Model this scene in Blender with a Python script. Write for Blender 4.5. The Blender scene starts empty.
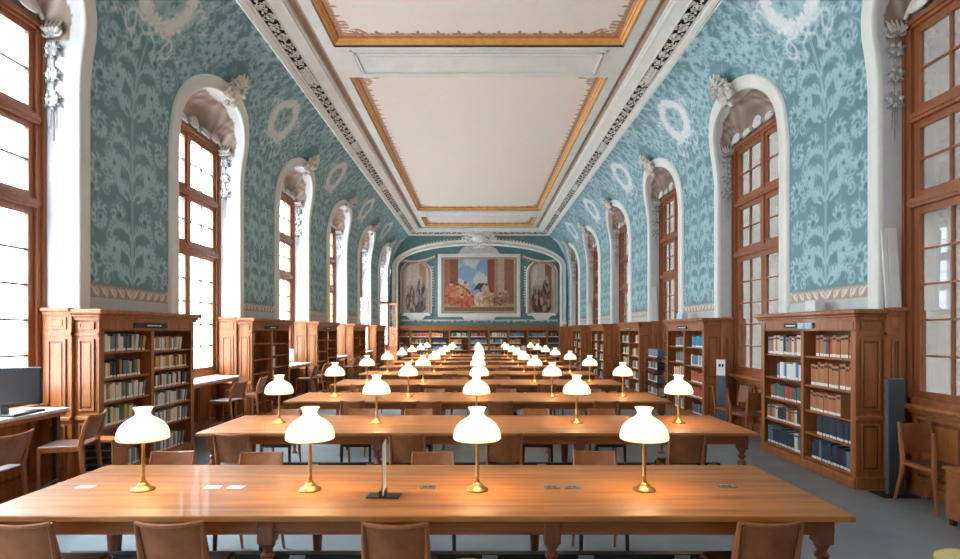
import bpy, bmesh, math, random
import numpy as np
from mathutils import Vector, Matrix, Euler
PI = math.pi
rnd = random.Random(7)
S = bpy.context.scene
COL = S.collection

# ------------------------------------------------------------------ helpers
def lin(c):
    return tuple(((v/255)/12.92 if v/255 <= .04045 else (((v/255)+.055)/1.055)**2.4) for v in c)

def principled(name, col, rough=.5, metal=0., spec=.5, coat=0., emit=None, estr=0.):
    m = bpy.data.materials.new(name); m.use_nodes = True
    b = m.node_tree.nodes['Principled BSDF']
    b.inputs['Base Color'].default_value = (*lin(col), 1)
    b.inputs['Roughness'].default_value = rough
    b.inputs['Metallic'].default_value = metal
    b.inputs['Specular IOR Level'].default_value = spec
    b.inputs['Coat Weight'].default_value = coat
    if emit:
        b.inputs['Emission Color'].default_value = (*lin(emit), 1)
        b.inputs['Emission Strength'].default_value = estr
    return m

def noisy(name, c1, c2, scale=3., stretch=(1, 1, 1), rough=.5, metal=0., spec=.5, coat=0., bump=0., detail=6., rr=None):
    """procedural material: two colours mixed by a stretched noise"""
    m = principled(name, c1, rough, metal, spec, coat)
    nt = m.node_tree; N = nt.nodes; L = nt.links; b = N['Principled BSDF']
    tc = N.new('ShaderNodeTexCoord'); mp = N.new('ShaderNodeMapping')
    mp.inputs['Scale'].default_value = stretch
    no = N.new('ShaderNodeTexNoise'); no.inputs['Scale'].default_value = scale
    no.inputs['Detail'].default_value = detail; no.inputs['Roughness'].default_value = .62
    cr = N.new('ShaderNodeValToRGB')
    cr.color_ramp.elements[0].position = .3; cr.color_ramp.elements[1].position = .7
    cr.color_ramp.elements[0].color = (*lin(c1), 1); cr.color_ramp.elements[1].color = (*lin(c2), 1)
    L.new(tc.outputs['Object'], mp.inputs[0]); L.new(mp.outputs[0], no.inputs['Vector'])
    L.new(no.outputs['Fac'], cr.inputs[0]); L.new(cr.outputs[0], b.inputs['Base Color'])
    if rr:
        mr = N.new('ShaderNodeMapRange'); mr.inputs['To Min'].default_value = rr[0]; mr.inputs['To Max'].default_value = rr[1]
        n2 = N.new('ShaderNodeTexNoise'); n2.inputs['Scale'].default_value = 2.3; n2.inputs['Detail'].default_value = 4
        L.new(tc.outputs['Object'], n2.inputs['Vector'])
        L.new(n2.outputs['Fac'], mr.inputs['Value']); L.new(mr.outputs[0], b.inputs['Roughness'])
    if bump:
        bp = N.new('ShaderNodeBump'); bp.inputs['Strength'].default_value = bump; bp.inputs['Distance'].default_value = .01
        L.new(no.outputs['Fac'], bp.inputs['Height']); L.new(bp.outputs[0], b.inputs['Normal'])
    return m

def painted(name, rough=.5, spec=.5, noise=.06, metal=0.):
    """paint laid down as a colour attribute, broken up by a fine noise"""
    m = principled(name, (200, 200, 200), rough, metal, spec)
    nt = m.node_tree; N = nt.nodes; L = nt.links; b = N['Principled BSDF']
    at = N.new('ShaderNodeAttribute'); at.attribute_name = 'Col'
    no = N.new('ShaderNodeTexNoise'); no.inputs['Scale'].default_value = 9; no.inputs['Detail'].default_value = 5
    tc = N.new('ShaderNodeTexCoord'); L.new(tc.outputs['Object'], no.inputs['Vector'])
    mr = N.new('ShaderNodeMapRange'); mr.inputs['To Min'].default_value = 1-noise*2; mr.inputs['To Max'].default_value = 1+noise*2
    L.new(no.outputs['Fac'], mr.inputs['Value'])
    mx = N.new('ShaderNodeVectorMath'); mx.operation = 'SCALE'
    L.new(at.outputs['Color'], mx.inputs[0]); L.new(mr.outputs[0], mx.inputs['Scale'])
    L.new(mx.outputs[0], b.inputs['Base Color'])
    return m

M = {}
M['table_wood'] = noisy('table_wood', (122, 66, 24), (188, 120, 52), 2.6, (.35, 5, 1), .4, coat=.05, bump=.06, rr=(.34, .6))
M['table_dark'] = noisy('table_dark', (120, 60, 24), (158, 86, 38), 3, (.5, 4, 2), .35, coat=.15)
M['leg_wood'] = noisy('leg_wood', (104, 52, 28), (142, 78, 42), 4, (3, 3, .6), .33, coat=.2)
M['oak'] = noisy('oak', (138, 76, 36), (180, 110, 60), 3, (5, 5, .35), .42, coat=.1, bump=.08)
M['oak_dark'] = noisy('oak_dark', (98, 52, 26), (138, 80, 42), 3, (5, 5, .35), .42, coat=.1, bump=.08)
M['win_wood'] = noisy('win_wood', (132, 74, 40), (160, 94, 54), 3, (5, 5, .4), .4, coat=.1)
M['chair_wood'] = noisy('chair_wood', (134, 74, 38), (164, 98, 54), 4, (4, 4, .6), .4, coat=.1)
M['chair_leather'] = noisy('chair_leather', (128, 72, 36), (154, 92, 50), 9, (1, 1, 1), .5, bump=.05)
M['seat_leather'] = noisy('seat_leather', (72, 40, 28), (92, 54, 38), 9, (1, 1, 1), .45)
M['chair_dark'] = noisy('chair_dark', (52, 36, 30), (72, 48, 36), 4, (4, 4, .6), .4)
M['brass'] = noisy('brass', (176, 132, 74), (200, 156, 96), 6, (1, 1, 1), .34, metal=1.)
M['black'] = principled('black', (26, 25, 26), .45)
M['screen'] = principled('screen', (44, 42, 44), .3)
M['dark_grey'] = noisy('dark_grey', (66, 70, 76), (78, 82, 88), 3, rough=.5)
M['white'] = noisy('white', (222, 220, 218), (234, 232, 230), 4, rough=.5)
M['plaster'] = noisy('plaster', (222, 220, 212), (236, 234, 226), 2.5, rough=.55, bump=.04)
M['stucco'] = noisy('stucco', (196, 188, 178), (226, 220, 210), 14, rough=.6, bump=.3)
M['stucco_dark'] = noisy('stucco_dark', (128, 130, 136), (184, 184, 186), 22, rough=.6, bump=.3)
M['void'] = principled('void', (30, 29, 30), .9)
M['gold'] = noisy('gold', (232, 160, 74), (246, 194, 116), 7, rough=.4, metal=.2)
M['gold_red'] = noisy('gold_red', (196, 112, 50), (220, 144, 76), 7, rough=.45, metal=.1)
M['taupe'] = noisy('taupe', (164, 138, 118), (184, 160, 140), 4, rough=.6)
M['floor'] = noisy('floor', (116, 123, 128), (136, 142, 146), 1.3, (1, 1, 1), .42, bump=.02, rr=(.36, .55))
M['wallpaint'] = painted('wallpaint', .42, .5, .05)
M['ceilpaint'] = painted('ceilpaint', .6, .3, .02)
M['canvas'] = painted('canvas', .5, .4, .12)
M['paper'] = principled('paper', (236, 232, 226), .6)
M['counter'] = noisy('counter', (196, 190, 186), (214, 210, 206), 3, rough=.3)
M['teal'] = noisy('teal', (92, 124, 126), (110, 144, 146), 6, rough=.5)
M['cream'] = noisy('cream', (226, 206, 130), (236, 218, 150), 6, rough=.6)
M['steel'] = principled('steel', (170, 170, 172), .3, metal=1.)
M['stone'] = noisy('stone', (132, 124, 118), (150, 142, 136), .6, rough=.8)
M['bluewhite'] = noisy('bluewhite', (120, 190, 225), (235, 240, 245), 18, rough=.5)
M['lcd'] = principled('lcd', (200, 215, 225), .3, emit=(215, 228, 236), estr=1.1)
# milk glass of the lit lamp shades
M['shade'] = principled('shade', (250, 240, 220), .25, emit=(255, 222, 168), estr=.55)

def glass_mat(name='glass', tint=(.94, .95, .95, 1)):
    m = bpy.data.materials.new(name); m.use_nodes = True
    nt = m.node_tree; N = nt.nodes; L = nt.links
    for n in list(N):
        if n.type != 'OUTPUT_MATERIAL': N.remove(n)
    o = [n for n in N if n.type == 'OUTPUT_MATERIAL'][0]
    t = N.new('ShaderNodeBsdfTransparent'); t.inputs[0].default_value = tint
    g = N.new('ShaderNodeBsdfGlossy'); g.inputs['Roughness'].default_value = .03
    mx = N.new('ShaderNodeMixShader'); mx.inputs[0].default_value = .06
    L.new(t.outputs[0], mx.inputs[1]); L.new(g.outputs[0], mx.inputs[2]); L.new(mx.outputs[0], o.inputs[0])
    return m
M['glass'] = glass_mat()
M['dimmed_glass'] = glass_mat('dimmed_glass', (.30, .29, .28, 1))     # grey tint added to dim the bright view through the right-hand windows
M['muntin'] = noisy('muntin', (98, 88, 80), (116, 102, 92), 5, rough=.5)

class MB:
    """collects shapes and links them as ONE mesh object"""
    def __init__(s): s.v = []; s.f = []; s.mi = []; s.mats = []; s.sm = []
    def slot(s, m):
        if m not in s.mats: s.mats.append(m)
        return s.mats.index(m)
    def add(s, vs, fs, mat, T=None, smooth=False):
        n = len(s.v); k = s.slot(mat)
        if T is not None: vs = [tuple(T @ Vector(p)) for p in vs]
        s.v += [tuple(p) for p in vs]
        for f in fs: s.f.append(tuple(i+n for i in f)); s.mi.append(k); s.sm.append(smooth)
        return s
    def box(s, x0, x1, y0, y1, z0, z1, mat, T=None, ch=0.):
        if x0 > x1: x0, x1 = x1, x0
        if y0 > y1: y0, y1 = y1, y0
        if z0 > z1: z0, z1 = z1, z0
        if ch <= 0:
            vs = [(x, y, z) for x in (x0, x1) for y in (y0, y1) for z in (z0, z1)]
            fs = [(0, 1, 3, 2), (4, 6, 7, 5), (0, 4, 5, 1), (2, 3, 7, 6), (0, 2, 6, 4), (1, 5, 7, 3)]
            return s.add(vs, fs, mat, T)
        bm = bmesh.new()
        bmesh.ops.create_cube(bm, size=1, matrix=Matrix.Translation(((x0+x1)/2, (y0+y1)/2, (z0+z1)/2)) @ Matrix.Diagonal((x1-x0, y1-y0, z1-z0, 1)))
        bmesh.ops.bevel(bm, geom=bm.edges[:], offset=ch, segments=1, affect='EDGES')
        bm.verts.index_update()
        vs = [v.co[:] for v in bm.verts]; fs = [[v.index for v in f.verts] for f in bm.faces]; bm.free()
        return s.add(vs, fs, mat, T)
    def lathe(s, prof, mat, seg=20, T=None, smooth=True, cap=True):
        vs = []; fs = []
        for r, z in prof:
            for i in range(seg):
                a = 2*PI*i/seg; vs.append((r*math.cos(a), r*math.sin(a), z))
        for j in range(len(prof)-1):
            for i in range(seg):
                k = (i+1) % seg
                fs.append((j*seg+i, j*seg+k, (j+1)*seg+k, (j+1)*seg+i))
        if cap:
            if prof[0][0] > 1e-4: fs.append(tuple(range(seg-1, -1, -1)))
            if prof[-1][0] > 1e-4: fs.append(tuple((len(prof)-1)*seg+i for i in range(seg)))
        return s.add(vs, fs, mat, T, smooth)
    def tube(s, pts, r, mat, seg=8, T=None, sx=1., closed=False, up=None):
        """swept tube, r scalar or list; sx flattens it"""
        P = [Vector(p) for p in pts]; n = len(P); vs = []; fs = []
        R = r if isinstance(r, (list, tuple)) else [r]*n
        for i, p in enumerate(P):
            t = (P[min(i+1, n-1)]-P[max(i-1, 0)]).normalized()
            u = Vector(up) if up else (Vector((0, 0, 1)) if abs(t.z) < .9 else Vector((0, 1, 0)))
            a = t.cross(u).normalized(); b = a.cross(t)
            for k in range(seg):
                q = 2*PI*(k+.5)/seg; vs.append(p+a*math.cos(q)*R[i]*sx+b*math.sin(q)*R[i])
        for i in range(n-1):
            for k in range(seg):
                l = (k+1) % seg; fs.append((i*seg+k, i*seg+l, (i+1)*seg+l, (i+1)*seg+k))
        fs.append(tuple(range(seg-1, -1, -1))); fs.append(tuple((n-1)*seg+k for k in range(seg)))
        return s.add(vs, fs, mat, T, seg > 5)
    def ell(s, c, r, mat, T=None, seg=8, rings=5):
        prof = [(math.sin(PI*j/rings), -math.cos(PI*j/rings)) for j in range(rings+1)]
        vs = []; fs = []
        for a, z in prof:
            for i in range(seg):
                q = 2*PI*i/seg; vs.append((c[0]+r[0]*a*math.cos(q), c[1]+r[1]*a*math.sin(q), c[2]+r[2]*z))
        for j in range(rings):
            for i in range(seg):
                k = (i+1) % seg; fs.append((j*seg+i, j*seg+k, (j+1)*seg+k, (j+1)*seg+i))
        return s.add(vs, fs, mat, T, True)
    def prism(s, poly, y0, y1, mat, T=None):
        """poly in x,z extruded along y"""
        n = len(poly); vs = [(x, y0, z) for x, z in poly]+[(x, y1, z) for x, z in poly]
        fs = [tuple(range(n)), tuple(range(2*n-1, n-1, -1))]+[(i, n+i, n+(i+1) % n, (i+1) % n) for i in range(n)]
        return s.add(vs, fs, mat, T)
    def build(s, name, parent=None, loc=None, angle=35):
        me = bpy.data.meshes.new(name); me.from_pydata(s.v, [], s.f)
        for m in s.mats: me.materials.append(M[m])
        me.polygons.foreach_set('material_index', s.mi)
        me.polygons.foreach_set('use_smooth', s.sm)
        bm = bmesh.new(); bm.from_mesh(me); bmesh.ops.recalc_face_normals(bm, faces=bm.faces); bm.to_mesh(me); bm.free()
        if any(s.sm): me.set_sharp_from_angle(angle=math.radians(angle))
        me.update()
        o = bpy.data.objects.new(name, me); COL.objects.link(o)
        if parent: o.parent = parent
        if loc: o.location = loc
        return o

def grid_mesh(name, V, C, mat, parent=None, faces=None, smooth=True):
    """V: (r,c,3) vertex grid, C: (r,c,3) sRGB 0..255 or None"""
    r, c = V.shape[:2]
    idx = np.arange(r*c).reshape(r, c)
    F = np.stack([idx[:-1, :-1], idx[:-1, 1:], idx[1:, 1:], idx[1:, :-1]], -1).reshape(-1, 4)
    if faces is not None: F = F[faces.reshape(-1)]
    return raw_mesh(name, V.reshape(-1, 3), F, None if C is None else C.reshape(-1, 3), mat, parent, smooth)

def raw_mesh(name, V, F, C, mat, parent=None, smooth=True):
    me = bpy.data.meshes.new(name)
    me.vertices.add(len(V)); me.vertices.foreach_set('co', np.asarray(V, np.float32).ravel())
    me.loops.add(F.size); me.loops.foreach_set('vertex_index', F.astype(np.int32).ravel())
    me.polygons.add(len(F)); me.polygons.foreach_set('loop_start', np.arange(0, F.size, 4, dtype=np.int32))
    try: me.polygons.foreach_set('loop_total', np.full(len(F), 4, np.int32))
    except Exception: pass
    me.update(calc_edges=True)
    me.polygons.foreach_set('use_smooth', np.full(len(F), smooth))
    if C is not None:
        x = np.clip(C/255., 0, 1); x = np.where(x <= .04045, x/12.92, ((x+.055)/1.055)**2.4)
        a = me.color_attributes.new('Col', 'FLOAT_COLOR', 'POINT')
        a.data.foreach_set('color', np.concatenate([x, np.ones((len(x), 1))], 1).astype(np.float32).ravel())
    for q in (mat if isinstance(mat, (list, tuple)) else [mat]): me.materials.append(M[q])
    me.validate()
    o = bpy.data.objects.new(name, me); COL.objects.link(o)
    if parent: o.parent = parent
    return o

def tag(o, label=None, cat=None, group=None, kind=None):
    if label: o['label'] = label
    if cat: o['category'] = cat
    if group: o['group'] = group
    if kind: o['kind'] = kind
    return o
def empty(name, loc=(0, 0, 0), rz=0, **k):
    o = bpy.data.objects.new(name, None); COL.objects.link(o); o.empty_display_size = .1
    o.location = loc; o.rotation_euler = (0, 0, rz)
    return tag(o, **k)
def kids(o): return [c for c in bpy.data.objects if c.parent == o]
KIDS = {}
def copy_tree(o, parent=None):
    c = o.copy(); COL.objects.link(c)
    if parent: c.parent = parent
    if o.name not in KIDS: KIDS[o.name] = kids(o)
    for ch in KIDS[o.name]: copy_tree(ch, c)
    return c
class Proto:
    """first use takes the built thing itself, later uses copy it"""
    def __init__(s, o): s.o = o; s.used = False; s.src = None
    def __call__(s, loc, rz=0, scale=None, **k):
        if not s.used: s.used = True; c = s.o
        else: c = copy_tree(s.o)
        c.location = loc; c.rotation_euler = (0, 0, rz)
        if scale: c.scale = scale
        return tag(c, **k)

ORD = ['first', 'second', 'third', 'fourth', 'fifth', 'sixth', 'seventh', 'eighth', 'ninth', 'tenth', 'eleventh', 'twelfth',
       'thirteenth', 'fourteenth', 'fifteenth', 'sixteenth', 'seventeenth', 'eighteenth', 'nineteenth', 'twentieth']

# ------------------------------------------------------------------ room numbers (metres)
W = 4.52            # inner face of the side walls
def WXS(sx): return 4.92 if sx < 0 else 4.81
WX = 4.85           # plane of the windows
PITCH = 4.22; Y0 = -1.135; NB = 7; YE = Y0+PITCH*NB     # 28.405
HW = 1.065          # half width of a window opening
CX, CZ, CA, CB = 2.9, 4.4, 1.62, 2.4                    # cove ellipse
BAYS = [Y0+PITCH*(k+.5) for k in range(NB)]
PIERS = [Y0+PITCH*k for k in range(1, NB)]
ZL = 2.0            # top of the panelling
# cove profile tables by arc length
_t = np.linspace(0, math.acos((3.55-CX)/CA), 400)
_px = np.concatenate([[W]*2, CX+CA*np.cos(_t[1:])]); _pz = np.concatenate([[ZL, CZ], CZ+CB*np.sin(_t[1:])])
_ps = np.concatenate([[0], np.cumsum(np.hypot(np.diff(_px), np.diff(_pz)))])
SMAX = _ps[-1]
def s_of_z(z): return float(np.interp(z, _pz, _ps))
def surf(s, h=0.):
    """arc length -> (x,z) on the +x wall, pushed h into the room"""
    x = np.interp(s, _ps, _px); z = np.interp(s, _ps, _pz); e = .02
    dx = np.interp(s+e, _ps, _px)-np.interp(s-e, _ps, _px); dz = np.interp(s+e, _ps, _pz)-np.interp(s-e, _ps, _pz)
    l = np.hypot(dx, dz)+1e-9
    return x-h*dz/l, z+h*dx/l
SA0 = s_of_z(5.0); SAH = .74; NEXP = 2.15
def open_hw(s):
    """half width of the window opening at arc length s"""
    q = np.clip((s-SA0)/SAH, 0, 1)
    return np.where(s <= SA0, HW, HW*(1-q**NEXP)**(1/NEXP))
NJ = 60
def outline(off=0., n=40, s0=0.):
    """(y,s) points up the left jamb, over the arch, down the right"""
    a, b = HW+off, SAH+off
    L = [(-a, s0+(SA0-s0)*i/NJ) for i in range(NJ)]
    for i in range(n+1):
        th = PI*i/n; c, d = math.cos(th), math.sin(th)
        L.append((-a*math.copysign(abs(c)**(2/NEXP), c), SA0+b*abs(d)**(2/NEXP)))
    L += [(a, SA0-(SA0-s0)*i/NJ) for i in range(1, NJ+1)]
    return L

# ------------------------------------------------------------------ painted damask on the walls
RES = .012; GW = int(2.3/RES)+1; GH = int((SMAX+.1)/RES)+1
def raster():
    r = random.Random(11)
    light = np.zeros((GH, GW), np.float32); white = np.zeros((GH, GW), np.float32); dark = np.zeros((GH, GW), np.float32)
    def dab(img, u, s, rad, val=1.):
        u = abs(u)
        k = int(rad/RES)+2; i0, j0 = int(s/RES), int(u/RES)
        a0, a1 = max(0, i0-k), min(GH, i0+k+1); b0, b1 = max(0, j0-k), min(GW, j0+k+1)
        if a0 >= a1 or b0 >= b1: return
        I, J = np.mgrid[a0:a1, b0:b1]
        d = np.hypot(I*RES-s, J*RES-u)
        img[a0:a1, b0:b1] = np.maximum(img[a0:a1, b0:b1], val*np.clip((rad-d)/RES+.5, 0, 1))
    def stroke(P, w0, w1, img=light, val=1.):
        n = len(P)
        for i, (u, s) in enumerate(P):
            t = i/max(1, n-1); w = w0*(1-t)+w1*t
            w *= (.35+1.0*math.sin(PI*min(1, t*1.1+.08))) if w0 == w1 else 1
            dab(img, u, s, max(w, .007), val)
    def spiral(cu, cs, r0, th0, turns, d, w, leaves=True, img=light):
        n = int(r0*turns*2*PI/.011); P = []
        for i in range(n):
            t = i/n; rr = r0*(1-t)**.75; th = th0+d*2*PI*turns*t
            P.append((cu+rr*math.cos(th), cs+rr*math.sin(th)))
        stroke(P, w, w*.55, img)
        if leaves:
            for i in range(6, n-6, max(6, int(.085/.011))):
                t = i/n; th = th0+d*2*PI*turns*t; rr = r0*(1-t)**.75
                if rr < .05: break
                bu, bs = P[i]; ln = .075+.5*rr*.45
                for sgn in (1,):
                    a = th+sgn*(.2)+d*.9; Q = []
                    for q in range(12):
                        qq = q/11; aa = a-d*1.5*qq
                        bu2 = bu+ln*qq*math.cos(aa); bs2 = bs+ln*qq*math.sin(aa); Q.append((bu2, bs2))
                    stroke(Q, w*1.3, w*1.3, img)
        if leaves: dab(dark, cu, cs, .03)
    # tall candelabra motif on every pier, mirrored about the pier's centre line
    def leaf(u, s, a, ln, bend, w, v=1.):
        P = []
        for q in range(14):
            t = q/13; P.append((u, s)); u += ln/13*math.cos(a); s += ln/13*math.sin(a); a += bend/13
        stroke(P, w, w, light, v)
    for bi, base in enumerate((.36, 1.44, 2.52, 3.60)):
        stroke([(0.012, base+i*.012) for i in range(88)], .010, .010)
        stroke([(0.06, base+.1+i*.012) for i in range(60)], .010, .010, light, .6)
        # big acanthus sweeping out of the stem
        for (u0, s0, a0, ln, bd, w) in ((.03, .05, 1.1, .55, -1.9, .030), (.03, .30, 1.25, .62, -2.3, .030), (.03, .60, 1.2, .50, -2.2, .027), (.10, .02, .4, .50, 1.5, .026)):
            u, s_, a = u0, base+s0, a0; P = []
            n = 44
            for q in range(n):
                P.append((u, s_)); u += ln/n*math.cos(a); s_ += ln/n*math.sin(a); a += bd/n
                if q % 5 == 3 and q > 6:
                    leaf(u, s_, a+1.25, .10+.03*math.sin(q), -1.4, .014); leaf(u, s_, a-1.2, .085, 1.5, .013)
            stroke(P, w*.75, w*.4)
            spiral(u-.075*math.cos(a+PI/2)*(-1 if bd < 0 else 1)*-1*0-.0, s_-.075, .085, PI/2, 1.25, -1, .013, False)
        spiral(.36, base+.42, .105, 2.9, 1.4, -1, .015); spiral(.66, base+.30, .11, -2.0, 1.3, 1, .015)
        spiral(.62, base+.78, .12, 2.6, 1.4, -1, .015); spiral(.26, base+.86, .10, -1.9, 1.3, 1, .014); spiral(.76, base+.02, .09, -1.2, 1.3, 1, .013)
        for (fu, fs) in ((.36, .42), (.62, .78), (.16, .50)):
            for k in range(6): dab(light, fu+.04*math.cos(k*1.047), base+fs+.04*math.sin(k*1.047), .019)
    for k in range(110):
        leaf(r.uniform(.02, .84), r.uniform(.38, 4.2), r.uniform(0, 6.28), r.uniform(.08, .16), r.uniform(-3, 3), .011, r.uniform(.35, .7))
    # freer scrolls over the window heads
    for k in range(60):
        u = r.uniform(.1, 2.2); s = r.uniform(2.9, SMAX)
        if u < .9 and s < 4.0: continue
        spiral(u, s, r.uniform(.08, .2), r.uniform(0, 6.28), r.uniform(.8, 1.4), r.choice((1, -1)), r.uniform(.010, .018))
    for k in range(220):
        u = r.uniform(.0, 2.2); s = r.uniform(3.4, SMAX); leaf(u, s, r.uniform(0, 6.28), r.uniform(.15, .4), r.uniform(-3, 3), r.uniform(.010, .018), r.uniform(.4, 1))
    # running scroll border under the panels
    for k in range(6):
        cu = .06+.16*k
        spiral(cu, .245, .052, 3.6, 1.2, -1, .009, False)
        stroke([(cu-.05+.13*t, .245-.045*math.cos(t*PI)) for t in [q/22 for q in range(23)]], .010, .010)
    # wreath of pale flowers with ribbons at the middle of every cove bay
    WS = s_of_z(6.12)
    for k in range(620):
        a = r.uniform(0, PI); rr = .38+r.gauss(0, .042)
        dab(white, rr*math.sin(a)*1.08, WS+rr*math.cos(a), r.uniform(.016, .034), r.uniform(.65, 1))
    for (u, s, a, c, n, w) in ((.12, WS-.40, -1.2, 3.2, 52, .013), (.3, WS-.34, -.4, -3.4, 66, .014), (.42, WS-.05, -.2, 3.6, 70, .013), (.40, WS+.22, .9, -3.4, 50, .012), (.06, WS-.42, -1.5, -2.5, 36, .012)):
        P = []
        for q in range(n): P.append((u, s)); u += .013*math.cos(a); s += .013*math.sin(a); a += c*.05*math.cos(q*.11)
        stroke(P, w*1.1, w*1.1, white, .75)
        for q in range(9): dab(white, P[-1][0]+r.gauss(0, .04), P[-1][1]+r.gauss(0, .03), .016, .7)
    return light, dark, white
LIGHT, DARK, WHITE = raster()
def samp(img, u, s):
    i = np.clip(s/RES, 0, GH-1.001); j = np.clip(np.abs(u)/RES, 0, GW-1.001)
    i0 = i.astype(int); j0 = j.astype(int); fi = i-i0; fj = j-j0
    return (img[i0, j0]*(1-fi)+img[i0+1, j0]*fi)*(1-fj)+(img[i0, j0+1]*(1-fi)+img[i0+1, j0+1]*fi)*fj
def mix(a, b, t): return a*(1-t[..., None])+np.array(b, float)*t[..., None]
def wallcol(u, s):
    c = np.ones(u.shape+(3,))*np.array((106., 144., 152.))
    c = mix(c, (97, 135, 143), .5+.5*np.sin(s*2.1+u*3))
    c = mix(c, (166, 199, 203), samp(LIGHT, u, s)*.95)
    c = mix(c, (70, 106, 116), samp(DARK, u, s)*.8)
    c = mix(c, (232, 232, 230), samp(WHITE, u, s))
    # grey frame below, band of running waves
    pale = np.array((196., 194., 192.))
    low = (s < .16) | ((s < 1.2) & (np.abs(u) > .845))
    c[low] = pale
    band = (s >= .16) & (s < .33) & (np.abs(u) <= .845)
    q = (s-.245)/.085; ph = (u/.17) % 1.0
    bc = np.ones(u.shape+(3,))*np.array((166., 146., 130.))
    bc = mix(bc, (226, 214, 198), np.clip(samp(LIGHT, u, s)*1.5, 0, 1))
    bc = mix(bc, (104, 100, 98), (np.abs(q) > .84).astype(float))
    c[band] = bc[band]
    return c

def build_wall(name, sx, label):
    rows = np.unique(np.concatenate([np.linspace(0, SMAX, 250), SA0+SAH*(1-np.linspace(0, 1, 14)**2*.12)]))
    nc = 96; t = np.linspace(0, 1, nc)
    Vs, Cs, Fs = [], [], []; n = 0
    idx = np.arange(len(rows)*nc).reshape(len(rows), nc)
    F = np.stack([idx[:-1, :-1], idx[:-1, 1:], idx[1:, 1:], idx[1:, :-1]], -1).reshape(-1, 4)
    hw = PITCH/2-open_hw(rows); hw[rows > SA0+SAH] = PITCH/2
    U = hw[:, None]*t[None, :]; SS = np.repeat(rows[:, None], nc, 1)
    X, Z = surf(SS); C = wallcol(U, SS)
    for yc in BAYS:
        for sg in (-1, 1):
            Y = yc+sg*(PITCH/2-U)
            Vs.append(np.stack([sx*X, Y, Z], -1).reshape(-1, 3)); Cs.append(C.reshape(-1, 3)); Fs.append(F+n); n += X.size
    o = raw_mesh(name, np.concatenate(Vs), np.concatenate(Fs), np.concatenate(Cs), ['wallpaint'])
    return tag(o, label, 'wall', kind='structure')
wl = build_wall('wall_left', -1, 'blue patterned left wall curving up into the ceiling, pierced by tall windows')
wr = build_wall('wall_right', 1, 'blue patterned right wall curving up into the ceiling, pierced by tall windows')

# lower solid part of the side walls (piers behind the bookcases, under the windows)
for sx, par in ((-1, wl), (1, wr)):
    b = MB()
    for yp in [Y0]+PIERS+[YE]:
        b.box(sx*W, sx*5.0, max(Y0, yp-PITCH/2+HW), min(YE, yp+PITCH/2-HW), 0, ZL, 'oak')
    for yc in BAYS:
        b.box(sx*WXS(sx), sx*5.0, yc-HW, yc+HW, 0, .97, 'oak')
    b.build('wall_pier', par)

# reveals and shell vaults of the window openings
def build_reveal(sx, yc, par):
    WX = WXS(sx)
    O = outline(0, 80, 0.); n = len(O)
    E = []; I = []; side = []
    for i, (y, s) in enumerate(O):
        x, z = surf(s); E.append((float(x), y, float(z)))
        if s <= SA0+1e-6: I.append((WX, y, min(z, 5.0))); side.append(True)
        else:
            th = PI*(i-NJ)/80; c = math.cos(th); d = math.sin(th)
            I.append((WX, -HW*math.copysign(min(1, abs(c)**.35*1.02), c), 5.0+.17*min(1, d*4))); side.append(False)
    R = 26
    V = np.zeros((R+1, n, 3)); C = np.zeros((R+1, n, 3))
    for j in range(R+1):
        t = j/R
        for i in range(n):
            e, q = E[i], I[i]
            if side[i]: V[j, i] = (e[0]+(q[0]-e[0])*t, e[1]+(q[1]-e[1])*t, e[2]+(q[2]-e[2])*t)
            else: V[j, i] = (e[0]+(q[0]-e[0])*t, e[1]+(q[1]-e[1])*t**1.6, e[2]+(q[2]-e[2])*t**1.9)
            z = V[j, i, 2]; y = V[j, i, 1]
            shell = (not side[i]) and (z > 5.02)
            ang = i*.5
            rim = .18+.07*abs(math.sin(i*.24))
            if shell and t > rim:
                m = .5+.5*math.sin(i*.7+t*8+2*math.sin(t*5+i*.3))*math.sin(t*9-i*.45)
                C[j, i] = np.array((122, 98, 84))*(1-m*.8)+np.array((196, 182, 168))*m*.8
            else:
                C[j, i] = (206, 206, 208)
    V[..., 0] *= sx; V[..., 1] += yc
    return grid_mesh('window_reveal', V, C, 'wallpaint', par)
for sx, par in ((-1, wl), (1, wr)):
    for yc in BAYS: build_reveal(sx, yc, par)

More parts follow.
